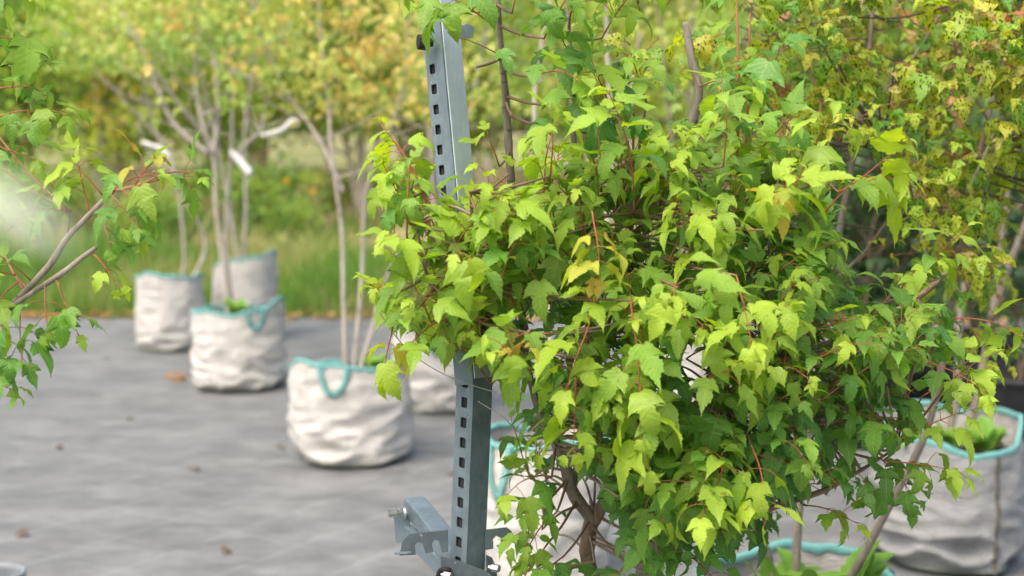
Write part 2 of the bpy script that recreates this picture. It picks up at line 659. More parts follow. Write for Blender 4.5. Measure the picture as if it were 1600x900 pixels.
def shoot(tw, lf, rs, p, d, length, pairs, size, age, bend=0.5, colf=None, petiole=0.028, thick=0.0016, hang=1.0, start=0.12, ok=None):
    """leafy shoot: a thin red stem with opposite pairs of drooping leaves on red petioles"""
    d = Vector(d).normalized()
    n = pairs * 2 + 2
    pts = [Vector(p)]
    cur = d.copy()
    step = length / n
    for i in range(n):
        cur = (cur + Vector((rs.uniform(-.09, .09), rs.uniform(-.09, .09), rs.uniform(-.07, .07) - bend * 0.12))).normalized()
        pts.append(pts[-1] + cur * step)
    if ok and (not ok(pts[len(pts) // 2], 0) or not ok(pts[-1], 0)):
        return pts
    tw.add(pts, [thick * (1 - 0.6 * i / n) for i in range(n + 1)], 5, lerp3((0.20, 0.13, 0.07), RED, age))
    for j in range(pairs):
        f = start + (1 - start) * (j + 1) / pairs
        fi = f * n
        i0 = min(int(fi), n - 1)
        q = pts[i0].lerp(pts[i0 + 1], fi - i0)
        ax = (pts[i0 + 1] - pts[i0]).normalized()
        a0 = (j % 2) * math.pi / 2 + rs.uniform(-.5, .5)
        u = ax.cross(Vector((0.2, 0.1, 1)))
        if u.length < .05:
            u = ax.cross(Vector((1, 0, 0)))
        u.normalize()
        v = ax.cross(u)
        last = j == pairs - 1
        for s in (0, 1):
            if rs.random() < .05:
                continue
            an = a0 + s * math.pi + rs.uniform(-.25, .25)
            side = u * math.cos(an) + v * math.sin(an)
            pd = (side * (0.5 if last else 1.0) + ax * (0.9 if last else 0.45) + Vector((0, 0, 0.25))).normalized()
            sz = size * (0.62 if last else (0.85 + 0.25 * math.sin(math.pi * (j + .6) / pairs))) * rs.uniform(.66, 1.18)
            pl = petiole * rs.uniform(.6, 1.2) * (0.5 if last else 1)
            e1 = q + pd * pl * .55
            e2 = e1 + (pd * .8 + Vector((0, 0, -.35))).normalized() * pl * .5
            if ok and not ok(e2, sz):
                continue
            tw.add([q, e1, e2], [.0008, .0006, .0006], 4, lerp3((0.26, 0.22, 0.08), RED, min(1, rs.uniform(.1, 1.1))), cap=False)
            yd = (pd * .75 + Vector((rs.uniform(-.25, .25), rs.uniform(-.25, .25), -rs.uniform(.1, .8) * hang))).normalized()
            up = (Vector((0, 0, 1)) + pd * .5 + Vector((rs.uniform(-.5, .5), rs.uniform(-.5, .5) - .25, 0))).normalized()
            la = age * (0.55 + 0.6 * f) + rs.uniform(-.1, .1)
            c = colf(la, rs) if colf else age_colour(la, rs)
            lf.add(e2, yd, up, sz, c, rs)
    return pts


# ------------------------------------------------------------------ ground
def fabric_mat():
    m, n, l = new_mat('grey_ground_fabric')
    tc = n.new('ShaderNodeTexCoord')
    o = tc.outputs['Object']
    a = noise_tex(n, l, mapping(n, l, o, (1.0, 1.5, 1)), 2.6, 8, 0.72, 0.15)
    b = noise_tex(n, l, o, 60, 6, 0.8)
    f = math_node(n, l, 'ADD', math_node(n, l, 'MULTIPLY', a, 0.72), math_node(n, l, 'MULTIPLY', b, 0.28))
    col = ramp(n, l, f, [(0.36, (0.106, 0.110, 0.108)), (0.50, (0.162, 0.166, 0.162)), (0.64, (0.232, 0.234, 0.226))])
    # woven marker lines, two crossing directions
    for rot, st, w in ((R(33), 0.34, 0.030), (R(-57), 0.30, 0.022)):
        mp = mapping(n, l, o, (1, 1, 1), (0, 0, rot))
        sp = n.new('ShaderNodeSeparateXYZ')
        l.new(mp, sp.inputs[0])
        wob = math_node(n, l, 'ADD', sp.outputs[0], math_node(n, l, 'MULTIPLY', a, 0.05))
        q = math_node(n, l, 'ABSOLUTE', math_node(n, l, 'SUBTRACT', math_node(n, l, 'FRACT', math_node(n, l, 'DIVIDE', wob, st)), 0.5))
        ln = math_node(n, l, 'LESS_THAN', q, w)
        col = mixc(n, l, math_node(n, l, 'MULTIPLY', ln, math_node(n, l, 'MULTIPLY', a, 0.42)), col, (0.30, 0.325, 0.325))
    # damp and dirty patches
    d = noise_tex(n, l, mapping(n, l, o, (1.2, 3.2, 1)), 1.7, 5, 0.6, 1.2)
    col = mixc(n, l, ramp(n, l, d, [(0.55, (0, 0, 0)), (0.68, (0.55, 0.55, 0.55))]), col, (0.085, 0.088, 0.083))
    s = noise_tex(n, l, o, 9, 3, 0.5)
    col = mixc(n, l, ramp(n, l, s, [(0.70, (0, 0, 0)), (0.75, (0.6, 0.6, 0.6))]), col, (0.08, 0.07, 0.055))
    return finish(m, n, l, col, 0.62, bump(n, l, math_node(n, l, 'ADD', math_node(n, l, 'MULTIPLY', a, 3.0), b), 0.32, 0.012), spec=0.3)


def meadow_mat():
    m, n, l = new_mat('meadow_soil_and_grass')
    tc = n.new('ShaderNodeTexCoord')
    o = tc.outputs['Object']
    a = noise_tex(n, l, o, 0.35, 6, 0.6)
    b = noise_tex(n, l, o, 4, 5, 0.7)
    f = math_node(n, l, 'ADD', math_node(n, l, 'MULTIPLY', a, 0.6), math_node(n, l, 'MULTIPLY', b, 0.4))
    col = ramp(n, l, f, [(0.36, (0.085, 0.13, 0.03)), (0.5, (0.20, 0.21, 0.08)), (0.62, (0.46, 0.36, 0.22))])
    return finish(m, n, l, col, 0.95, bump(n, l, b, 0.8, 0.05), spec=0.1)


def sheet(name, x0, x1, y0, y1, nx, ny, zf, mat, edge=None):
    V, fs = [], []
    for j in range(ny + 1):
        for i in range(nx + 1):
            x = x0 + (x1 - x0) * i / nx
            y = y0 + (y1 - y0) * j / ny
            if edge and j == ny:
                y += edge(x)
            V.append((x, y, zf(x, y)))
    ff, lt = [], []
    for j in range(ny):
        for i in range(nx):
            a = j * (nx + 1) + i
            ff += [a, a + 1, a + nx + 2, a + nx + 1]
            lt.append(4)
    me = np_mesh(name, V, ff, lt)
    o = link(name, me, mat)
    return tag(o, kind='structure')


def meadow_h(x, y):
    h = -0.04
    if y > 12.6:
        h += 0.28 * (1 - math.exp(-(y - 12.6) / 1.6)) * (0.75 + 0.5 * noise.noise(Vector((x * .3, y * .2, 0))))
    return h


sheet('meadow', -160, 160, -60, 400, 160, 230, lambda x, y: meadow_h(x, y) if y > 12 else -0.04, meadow_mat())
fab = sheet('ground_fabric', -12, 14, -5, 12.1, 200, 140,
            lambda x, y: 0.004 * noise.noise(Vector((x * 1.3, y * 2.0, 1))) + 0.003 * noise.noise(Vector((x * 4, y * 5, 3))),
            fabric_mat(), lambda x: -0.28 - 0.05 * x + 0.12 * noise.noise(Vector((x * .8, 0, 0))))


# ------------------------------------------------------------------ grass, litter
def grass_object(name, label_kind, n, area, hrange, cols, wid, seed, hill=True):
    rs = np.random.RandomState(seed)
    x = rs.uniform(area[0], area[1], n)
    y = area[2] + (area[3] - area[2]) * rs.uniform(0, 1, n) ** area[4]
    h = rs.uniform(hrange[0], hrange[1], n)
    cl = np.array([0.55 + 0.9 * max(0, 0.5 + noise.noise(Vector((a * .9, b * .9, seed)))) for a, b in zip(x, y)])
    h = h * cl
    z = np.array([meadow_h(a, b) for a, b in zip(x, y)])
    an = rs.uniform(0, 6.28, n)
    ln = rs.uniform(.1, .6, n) * h
    la = rs.uniform(0, 6.28, n)
    w_ = wid * rs.uniform(.6, 1.5, n)
    V = np.zeros((n, 5, 3))
    cx, cy = np.cos(an) * w_, np.sin(an) * w_
    lx, ly = np.cos(la) * ln, np.sin(la) * ln
    V[:, 0] = np.stack([x - cx, y - cy, z - .02], 1)
    V[:, 1] = np.stack([x + cx, y + cy, z - .02], 1)
    V[:, 2] = np.stack([x + cx * .8 + lx * .3, y + cy * .8 + ly * .3, z + h * .6], 1)
    V[:, 3] = np.stack([x - cx * .8 + lx * .3, y - cy * .8 + ly * .3, z + h * .6], 1)
    V[:, 4] = np.stack([x + lx, y + ly, z + h * .97], 1)
    idx = np.arange(n)[:, None] * 5
    ff = (idx + np.array([[0, 1, 2, 3, 3, 2, 4]])).ravel()
    lt = np.tile([4, 3], n)
    cols = np.array(cols)
    pn = np.array([noise.noise(Vector((a * .55, b * .35, seed + 7))) for a, b in zip(x, y)])
    k = np.clip(((pn + .45) / .9 + rs.uniform(-.18, .18, n) + np.where(y > 20, .30, 0.0)) * len(cols), 0, len(cols) - 1).astype(int)
    C = np.concatenate([cols[k] * rs.uniform(.75, 1.25, (n, 1)), np.ones((n, 1))], 1)
    me = np_mesh(name, V.reshape(-1, 3), ff, lt, colors=np.repeat(C, 5, axis=0))
    return tag(link(name, me, M['leaf_far']), label_kind, 'grass', kind='stuff')


grass_object('grass', 'bright green tall grass along the far edge of the grey fabric', 26000, (-9, 9, 12.0, 15.5, 1.2), (.16, .42),
             [(.11, .24, .04), (.17, .32, .05), (.14, .26, .05), (.25, .34, .08), (.36, .36, .14)], .007, 3)
grass_object('meadow_grass', 'olive and straw coloured meadow grass running back to the trees', 52000, (-18, 20, 15, 46, 1.25), (.12, .36),
             [(.15, .25, .06), (.25, .32, .09), (.36, .37, .13), (.46, .40, .20), (.58, .47, .30)], .014, 4)

# fallen leaves in a line where the fabric ends
rs = random.Random(11)
lm = LeafMesh(2)
for _ in range(900):
    x = rs.uniform(-7, 7)
    yy = 12.1 - 0.28 - 0.05 * x + rs.gauss(0.0, .10)
    lm.add(Vector((x, yy, .02 + rs.random() * .03)), Vector((rs.uniform(-1, 1), rs.uniform(-1, 1), .1)), Vector((rs.uniform(-.3, .3), rs.uniform(-.5, .2), 1)),
           rs.uniform(.05, .09), rs.choice([(.50, .26, .09), (.42, .22, .08), (.35, .24, .12), (.5, .36, .14)]), rs)
tag(lm.build('leaf_litter', M['leaf_far']), 'fallen orange brown leaves along the edge of the grey fabric', 'fallen leaves', kind='stuff')


# ------------------------------------------------------------------ planter bags
def bag(cx, cy, r, h, seed, label, mat='bag', rim=None, squash=1.0, lean=(0, 0), handles=(), soil=0.8, foldamt=1.0, seam=None, flare=0.0, group='woven planter bags', trimw=0.0095, straps=()):
    root = empty('planter_bag', (cx, cy, 0), label, 'planter bag', group)
    rs = random.Random(seed)
    NT, NZ = 96, 40
    rim = rim or (lambda t: 0.0)

    def wall(t, f, inner=False):
        top = h + rim(t) + 0.013 * math.sin(3 * t + seed) + 0.007 * math.sin(7 * t + seed * 2) + 0.010 * noise.noise(Vector((math.cos(t) * 4, math.sin(t) * 4, seed)))
        z = f * top
        prof = 1 - 0.09 * (1 - f) ** 3 + 0.035 * math.sin(math.pi * f) + flare * f
        if f < .06:
            prof -= 0.10 * (1 - f / .06) ** 2
        rr = r * prof
        if not inner or f > .8:
            c, s = math.cos(t), math.sin(t)
            lowf = max(0, 1 - f * 1.5)
            big = noise.noise(Vector((c * 1.2, s * 1.2, z * 6 + seed)))
            # horizontal sag folds, stronger towards the foot
            fold = 1 - abs(noise.noise(Vector((c * 1.5 + seed, s * 1.5, z * 13)))) * 3.2
            fold2 = noise.noise(Vector((c * 5 + seed, s * 5, z * 22)))
            rr += r * (0.045 * big + foldamt * (0.018 + .085 * lowf) * fold * (0.35 if f > .85 else 1) * (0.2 if f < .03 else 1) + 0.014 * fold2)
        rr -= 0.006 if inner else 0
        x = rr * math.cos(t) + lean[0] * f
        y = rr * math.sin(t) * squash + lean[1] * f
        return (x, y, max(z, 0.002))

    V, UV, ff, lt = [], [], [], []
    for j in range(NZ + 1):
        for i in range(NT):
            V.append(wall(2 * math.pi * i / NT, j / NZ))
            UV.append((i / NT * 2 * math.pi * r, j / NZ * h))
    for j in range(8):
        for i in range(NT):
            V.append(wall(2 * math.pi * i / NT, 1 - j * .35 / 7, True))
            UV.append((i / NT * 2 * math.pi * r, (1 - j * .05) * h))
    rows = NZ + 9
    lv = V[(NZ + 1) * NT:]
    luv = UV[(NZ + 1) * NT:]
    lff, llt = [], []
    for j in range(7):
        for i in range(NT):
            a, b = j * NT + i, j * NT + (i + 1) % NT
            lff += [a, b, b + NT, a + NT]
            llt.append(4)
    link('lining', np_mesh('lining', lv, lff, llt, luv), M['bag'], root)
    V, UV = V[:(NZ + 1) * NT], UV[:(NZ + 1) * NT]
    for j in range(NZ):
        for i in range(NT):
            a, b = j * NT + i, j * NT + (i + 1) % NT
            ff += [a, b, b + NT, a + NT]
            lt.append(4)
    ff += list(range(NT - 1, -1, -1))
    lt.append(NT)
    me = np_mesh('bag_wall', V, ff, lt, UV)
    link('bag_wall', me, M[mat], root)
    # stitched tape over the rim
    V, UV, ff, lt = [], [], [], []
    for i in range(NT * 2):
        t = math.pi * i / NT
        p = Vector(wall(t, 1.0))
        o = Vector((math.cos(t), math.sin(t) * squash, 0)).normalized()
        tw_ = trimw * (1 + .55 * noise.noise(Vector((t * 9, seed, 0))) + .12 * math.sin(t * 90))
        prof = [(0.0025, -tw_ * 1.6), (0.0055, -tw_ * .6), (0.004, .004), (-.003, .0065), (-.011, .003), (-.0125, -tw_ * .7), (-.010, -tw_ * 1.5)]
        for k, (a, b) in enumerate(prof):
            V.append(tuple(p + o * a + Vector((0, 0, b))))
            UV.append((t * r * 8, k / 6))
    nk = 7
    for i in range(NT * 2):
        for k in range(nk - 1):
            a = i * nk + k
            b = ((i + 1) % (NT * 2)) * nk + k
            ff += [a, b, b + 1, a + 1]
            lt.append(4)
    link('rim_trim', np_mesh('rim_trim', V, ff, lt, UV), M['trim'], root)
    # soil
    V, ff, lt = [], [], []
    for j in range(9):
        for i in range(48):
            t = 2 * math.pi * i / 48
            f = j / 8
            rr = r * (0.93 + flare * soil) * f
            V.append((rr * math.cos(t) + lean[0] * soil, rr * math.sin(t) * squash + lean[1] * soil, h * soil + .015 * noise.noise(Vector((rr * 9 * math.cos(t), rr * 9 * math.sin(t), seed)))))
    for j in range(8):
        for i in range(48):
            a, b = j * 48 + i, j * 48 + (i + 1) % 48
            ff += [a, b, b + 48, a + 48]
            lt.append(4)
    link('soil', np_mesh('soil', V, ff, lt), M['soil'], root)
    # strap handles hanging in a U on the outside
    for (t0, t1, dep) in handles:
        V, UV, ff, lt = [], [], [], []
        n = 26
        for i in range(n + 1):
            q = i / n
            t = t0 + (t1 - t0) * q
            fz = 1 - dep * math.sin(math.pi * q) ** .55
            p = Vector(wall(t, fz))
            q2 = min(1, (i + 1) / n)
            p2 = Vector(wall(t0 + (t1 - t0) * q2, 1 - dep * math.sin(math.pi * q2) ** .55))
            q1 = max(0, (i - 1) / n)
            p1 = Vector(wall(t0 + (t1 - t0) * q1, 1 - dep * math.sin(math.pi * q1) ** .55))
            o = Vector((math.cos(t), math.sin(t), 0))
            tg = (p2 - p1).normalized()
            sd = tg.cross(o).normalized()
            for (a, b) in ((-.013, .008), (-.012, .013), (.012, .013), (.013, .008)):
                V.append(tuple(p + sd * a + o * b))
                UV.append((q * 6, (a + .013) / .026))
        for i in range(n):
            for k in range(4):
                a = i * 4 + k
                b = i * 4 + (k + 1) % 4
                ff += [a, b, b + 4, a + 4]
                lt.append(4)
        link('handle', np_mesh('handle', V, ff, lt, UV), M['trim'], root)
    # side seam
    for t in (seam or ()):
        V, ff, lt = [], [], []
        n = 40
        for i in range(n + 1):
            f = .01 + .96 * i / n
            for (a, b) in ((-.010, .0006), (-.003, .006), (.002, .0055), (.008, .0006)):
                p = Vector(wall(t + a / r, f))
                o = Vector((math.cos(t), math.sin(t), 0))
                V.append(tuple(p + o * b))
        for i in range(n):
            for k in range(3):
                a = i * 4 + k
                ff += [a, a + 1, a + 5, a + 4]
                lt.append(4)
        link('side_seam', np_mesh('side_seam', V, ff, lt), M['seam'], root)
    for (t, ln) in straps:
        V, UV, ff, lt = [], [], [], []
        n = 10
        for i in range(n + 1):
            f = 1.0 - ln / h * i / n
            for k, a in enumerate((-.011, -.004, .004, .011)):
                p = Vector(wall(t + a / r, f))
                o = Vector((math.cos(t), math.sin(t), 0))
                wv = .010 + .006 * math.sin(i * .9)
                V.append(tuple(p + o * wv + Vector((0, 0, .004))))
                UV.append((i * .12, k / 3))
        for i in range(n):
            for k in range(3):
                a = i * 4 + k
                ff += [a, a + 1, a + 5, a + 4]
                lt.append(4)
        so = link('tape_end', np_mesh('tape_end', V, ff, lt, UV), M['trim'], root)
    return root


M['seam'] = simple_noise_mat('dirty_seam', (0.06, 0.055, 0.04), (0.16, 0.15, 0.12), 40, 0.9)


def weed(cx, cy, cz, n, ln, seed, label, wid=0.22):
    """clump of broad strap shaped leaves; one mesh"""
    rs = random.Random(seed)
    root = empty('weed', (cx, cy, cz), label, 'weed', 'weeds growing in the planter bags')
    for q in range(n):
        V, ff, lt = [], [], []
        an = rs.uniform(0, 6.28)
        o = Vector((math.cos(an), math.sin(an), 0))
        s = Vector((-o.y, o.x, 0))
        L = ln * rs.uniform(.6, 1.1)
        b = len(V)
        lean = rs.uniform(.15, 1.0)
        m = 12
        st = o * rs.uniform(0, ln * .25)
        for i in range(m + 1):
            t = i / m
            th = lean * (0.3 + t * 1.1)
            c = st + o * L * t * math.sin(th) + Vector((0, 0, L * t * math.cos(th)))
            wd = L * wid * (math.sin(math.pi * min(1, t ** .75)) ** .7 * .5 + .02) * (1 + .12 * math.sin(t * 31 + q))
            for k in (-1, -.5, 0, .5, 1):
                V.append(tuple(c + s * wd * k + Vector((0, 0, abs(k) * wd * .35 + .06 * wd * math.sin(t * 20 + k * 3)))))
        for i in range(m):
            for k in range(4):
                a = b + i * 5 + k
                ff += [a, a + 1, a + 6, a + 5]
                lt.append(4)
        link('leaf', np_mesh('leaf', V, ff, lt), M['weed'], root)
    return root


def gxy(px, py):
    g = G(px, py)
    return g.x, g.y


# positions: the foot of each bag on the ground
b1x, b1y = gxy(549, 715)
B1 = bag(b1x, b1y, .283, .46, 3, 'whole cream bag nearest the camera on the left, teal loop handle hanging on its front',
         handles=((-1.93, -1.50, .28),), rim=lambda t: -.052 * math.sin(t) + .012 * math.cos(3 * t), flare=.03, foldamt=1.35, soil=.93)
b2x, b2y = gxy(374, 604)
B2 = bag(b2x, b2y, .272, .50, 8, 'cream slumped bag with weeds inside, between nearest left bag and leftmost bag',
         rim=lambda t: .055 * math.cos(t + .5) * .6 + .02 * math.cos(2 * t), handles=((-1.20, -.80, .22),), foldamt=1.35, flare=.03, soil=.90)
b3x, b3y = gxy(268, 545)
B3 = bag(b3x, b3y, .235, .535, 14, 'leftmost whitish bag beside the slumped bag, with a straight teal rim', foldamt=.9, rim=lambda t: -.03 * math.sin(t), soil=.9)
b7x, b7y = gxy(380, 530)
B7 = bag(b7x, b7y, .235, .61, 21, 'farthest white bag, its high folded-up rim showing above the slumped bag', rim=lambda t: .05 * math.cos(t) - .03 * math.sin(t), lean=(.03, 0), foldamt=.6)
b4x, b4y = gxy(684, 637)
B4 = bag(b4x, b4y, .25, .50, 31, 'white bag partly hidden behind the steel post', handles=((-1.75, -1.35, .3),))
b5x, b5y = gxy(1085, 640)
B5 = bag(b5x, b5y, .27, .50, 37, 'white bag seen only through gaps in the middle of the green maple', handles=((-1.45, -1.1, .3),))
b6x, b6y = gxy(852, 905)
B6 = bag(b6x, b6y, .215, .53, 43, 'white bag with teal rim just right of the post foot, behind the low maple leaves', handles=((-2.6, -2.2, .35),))
bRx, bRy = gxy(1474, 868)
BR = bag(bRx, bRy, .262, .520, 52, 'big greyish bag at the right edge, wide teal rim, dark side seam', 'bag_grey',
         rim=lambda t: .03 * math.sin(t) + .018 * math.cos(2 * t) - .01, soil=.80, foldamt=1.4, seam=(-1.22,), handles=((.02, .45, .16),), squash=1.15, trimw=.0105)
bFx, bFy = P(1250, 868, 3.42).x, 3.42
BF = bag(bFx, bFy, .250, .490, 61, 'bag at the bottom edge below the maple, only teal rim and inside showing', rim=lambda t: .012 * math.sin(t), soil=.84, straps=((.35, .05), (-2.7, .05)), trimw=.0105)
# the bag that the green maple grows in stands below the picture
mx, my = .23, 2.62
bag(mx, my, .25, .50, 71, 'bag below the picture from which the lime green maple grows', soil=.86)


# ------------------------------------------------------------------ main green maple
def stem_obj(root, pts, radii, mat='bark', knob=.22, seg=7, name='stem', sides=12):
    tm = TubeMesh()
    p, r = smooth_path(pts, radii, seg)
    tm.add(p, r, sides, knob=knob, seed=len(pts))
    tm.build(name, M[mat], root)
    return p


def px_path(lst):
    return [P(x, y, d) for (x, y, d, r) in lst], [r / 1000 for (x, y, d, r) in lst]


def in_poly(x, y, poly):
    c = False
    j = len(poly) - 1
    for i in range(len(poly)):
        xi, yi = poly[i]
        xj, yj = poly[j]
        if (yi > y) != (yj > y) and x < (xj - xi) * (y - yi) / (yj - yi) + xi:
            c = not c
        j = i
    return c


rs = random.Random(21)
maple = empty('maple_tree', (mx, my, 0), 'lime green many-stemmed maple filling the middle of the picture, right of the steel post', 'tree')
skel = []
base = (mx, my, .42)


def main_stem(lst, first=None, mat='bark'):
    pts, rr = px_path(lst)
    if first is not None:
        pts = [Vector(first)] + pts
        rr = [rr[0] * 1.25] + rr
    p = stem_obj(maple, pts, rr, mat)
    skel.extend(p)
    return p


main_stem([(925, 900, 2.58, 14), (918, 850, 2.56, 14), (928, 800, 2.54, 15)], first=base)
main_stem([(926, 815, 2.54, 12), (893, 765, 2.50, 12), (882, 725, 2.46, 9.5), (862, 680, 2.42, 8), (842, 640, 2.40, 7), (822, 560, 2.42, 6), (812, 440, 2.50, 7), (800, 300, 2.52, 7.5),
           (793, 200, 2.50, 7.5), (790, 150, 2.48, 6.5), (780, 40, 2.44, 5), (776, -60, 2.42, 4)], mat='bark_grey')
main_stem([(890, 770, 2.50, 9), (905, 725, 2.52, 9), (922, 680, 2.56, 9), (935, 600, 2.60, 8), (925, 470, 2.62, 7), (905, 330, 2.60, 6.5), (897, 230, 2.58, 6), (893, 160, 2.56, 4.5), (890, 60, 2.55, 3.5), (880, -70, 2.55, 2.5)], mat='bark_grey')
main_stem([(928, 815, 2.54, 12), (952, 775, 2.52, 10), (990, 752, 2.50, 8.5), (1040, 712, 2.48, 7), (1085, 690, 2.47, 6), (1150, 640, 2.45, 4.5), (1210, 560, 2.42, 3)])
main_stem([(1003, 905, 2.60, 15), (1022, 860, 2.60, 14.5), (1050, 790, 2.60, 12), (1085, 700, 2.62, 10.5), (1115, 620, 2.64, 10), (1140, 560, 2.66, 9), (1135, 470, 2.70, 8.5), (1090, 370, 2.70, 8.5),
           (1068, 255, 2.68, 8.5), (1092, 150, 2.66, 8.5), (1080, 90, 2.65, 7.5), (1071, 34, 2.65, 6.5)], first=base, mat='bark_grey')
main_stem([(1040, 850, 2.60, 9), (1105, 835, 2.58, 8.5), (1170, 805, 2.56, 8), (1240, 782, 2.55, 6), (1290, 765, 2.55, 5), (1345, 735, 2.54, 3.5), (1400, 700, 2.5, 2)])
main_stem([(1112, 630, 2.64, 7), (1180, 600, 2.66, 7), (1260, 560, 2.68, 6.5), (1330, 515, 2.70, 6.5), (1420, 476, 2.66, 6), (1492, 414, 2.62, 5)])
main_stem([(830, 600, 2.41, 5), (780, 530, 2.36, 4.5), (720, 450, 2.30, 3.5), (670, 360, 2.26, 2.5), (640, 290, 2.25, 1.8)])
main_stem([(785, 535, 2.36, 4), (715, 490, 2.28, 3.2), (668, 430, 2.24, 2.6), (652, 350, 2.22, 1.8)])
main_stem([(765, 510, 2.35, 3.5), (742, 400, 2.30, 2.8), (735, 300, 2.28, 2)])
main_stem([(935, 560, 2.60, 5), (960, 470, 2.50, 4), (985, 380, 2.42, 3.5), (990, 280, 2.38, 2.5)])
main_stem([(1120, 470, 2.7, 5), (1180, 400, 2.62, 4), (1230, 330, 2.56, 3), (1290, 260, 2.5, 2.2)])

tw = TubeMesh()
lf = LeafMesh(0)
POLY = [(598, 262), (625, 226), (655, 240), (690, 285), (730, 282), (752, 232), (800, 262), (840, 215), (880, 250), (930, 225), (1000, 165), (1090, 190), (1130, 180), (1200, 200), (1290, 235), (1320, 262), (1290, 330), (1300, 430), (1340, 470),
        (1420, 430), (1475, 470), (1500, 560), (1440, 640), (1430, 720), (1330, 790), (1240, 770), (1190, 850), (1100, 900), (960, 930), (850, 930), (820, 800), (790, 710), (800, 610), (690, 555), (640, 520), (572, 480), (570, 425), (612, 395), (592, 350), (622, 310)]
# gaps where the bags and fabric behind show through
GAPS = [(1065, 575, 20), (1092, 556, 12), (1000, 395, 10), (812, 478, 12), (960, 800, 12)]
cx_c, cy_c = 1010, 560


def near_skel(p):
    best, bd = None, 1e9
    for q in skel:
        if q.z > p.z + .03:
            continue
        d = (q - p).length
        if d < bd:
            bd, best = d, q
    return best, bd


GAPS = GAPS + [(908, 765, 30), (925, 835, 26), (1018, 878, 22)] + [(1328 + i * 13, 900 - i * 27, 20) for i in range(8)] + [(1445, 650, 16), (1455, 610, 14)]


def grow_ok(e, sz):
    """the crown has an outline, and openings where light gets through"""
    c = e + Vector((0, 0, -.45 * sz))
    x, y = proj(c)
    if x < 700 and hash((round(x), round(y), 9)) % 10 < 1:
        return False
    wv = 34 * noise.noise(Vector((x / 38, y / 38, 2))) + 16 * noise.noise(Vector((x / 14, y / 14, 5)))
    if not in_poly(x + wv + (6 if x < 700 else -4), y + wv * .9 + 6, POLY):
        return False
    if x < 782 and y > 575 and c.y < 2.6:
        return False
    if 694 < x < 738 and 215 < y < 320 and hash((round(x), round(y), 3)) % 10 < 7:
        return False
    for (gx, gy, gr) in GAPS:
        if math.hypot(x - gx, y - gy) < gr * 1.45 and hash((round(x), round(y))) % 10 < 9:
            return False
    return True


count = 0
for k in range(9000):
    if count >= 440:
        break
    x, y = rs.uniform(590, 1510), rs.uniform(160, 930)
    if not in_poly(x, y, POLY):
        continue
    e = math.hypot((x - cx_c) / 470, (y - cy_c) / 400)
    th = .34 * math.sqrt(max(.06, 1 - min(1, e) ** 2))
    dep = 2.44 + (rs.random() * 2 - 1) * th
    if y > 640:
        if rs.random() < .12:
            continue
    gap = False
    for (gx, gy, gr) in GAPS:
        if math.hypot(x - gx, y - gy - 8) < gr * 2.0:
            gap = True
    if gap and rs.random() < .3:
        continue
    if x < 770:
        dep = min(dep, 2.36)
    p = P(x, y, dep)
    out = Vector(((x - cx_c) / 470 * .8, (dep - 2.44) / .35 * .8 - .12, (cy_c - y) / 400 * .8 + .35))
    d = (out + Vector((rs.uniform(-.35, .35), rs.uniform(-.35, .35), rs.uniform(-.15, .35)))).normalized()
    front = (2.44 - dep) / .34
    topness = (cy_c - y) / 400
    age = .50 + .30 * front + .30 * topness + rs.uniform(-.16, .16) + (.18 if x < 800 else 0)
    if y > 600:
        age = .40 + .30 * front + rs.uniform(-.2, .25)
    L = rs.uniform(.085, .19)
    if not grow_ok(p, 0):
        continue
    st = p - d * L * .95
    q, bd = near_skel(st)
    if q is not None and bd < .45:
        mid = q.lerp(st, .55) + Vector((0, 0, .02 - bd * .10))
        pp, rr = smooth_path([q, mid, st], [.0030, .0022, .0017], 5)
        tw.add(pp, rr, 6, (0.26, 0.20, 0.13))
    npair = rs.choice([3, 4, 4, 5])
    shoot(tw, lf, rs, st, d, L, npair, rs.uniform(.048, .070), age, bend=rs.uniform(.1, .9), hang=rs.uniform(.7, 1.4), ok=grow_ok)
    count += 1

for k in range(44):
    x, y = rs.uniform(615, 800), rs.uniform(270, 560)
    if not in_poly(x, y, POLY):
        continue
    p = P(x, y, rs.uniform(2.16, 2.40))
    q, bd = near_skel(p)
    if q is None or bd > .25 or not grow_ok(p, 0):
        continue
    d = Vector((rs.uniform(-.6, .2), rs.uniform(-.5, .1), rs.uniform(.3, 1)))
    tw.add(*smooth_path([q, q.lerp(p, .5) + Vector((0, 0, -.01)), p], [.002, .0018, .0015], 4), 5, (0.18, 0.13, 0.07))
    shoot(tw, lf, rs, p, d, rs.uniform(.08, .13), 4, rs.uniform(.05, .07), rs.uniform(.55, 1), ok=grow_ok)
# shoots the photograph shows one by one: (px, py, depth, direction, length, pairs, size, age)
BARE = [(1073, 60, 13), (1080, 100, 14), (1090, 130, 14), (1093, 165, 14), (1086, 200, 14), (1076, 235, 14), (793, 185, 13), (794, 215, 13), (796, 250, 14), (798, 280, 13), (898, 240, 10), (900, 215, 9)]


def hero_ok(e, sz):
    """the upper stems stay bare here and there and nothing grows across the post"""
    c = e + Vector((0, 0, -.45 * sz))
    x, y = proj(c)
    if 655 < x < 752 and (82 < y < 125 or 150 < y < 238):
        return False
    if 665 < x < 745 and 238 <= y < 330 and rs.random() < .4:
        return False
    if x < 785 and y > 575 or (x < 592 and y > 200):
        return False
    for (gx, gy, gr) in BARE:
        if math.hypot(x - gx, y - gy) < gr * 1.8:
            return False
    return True


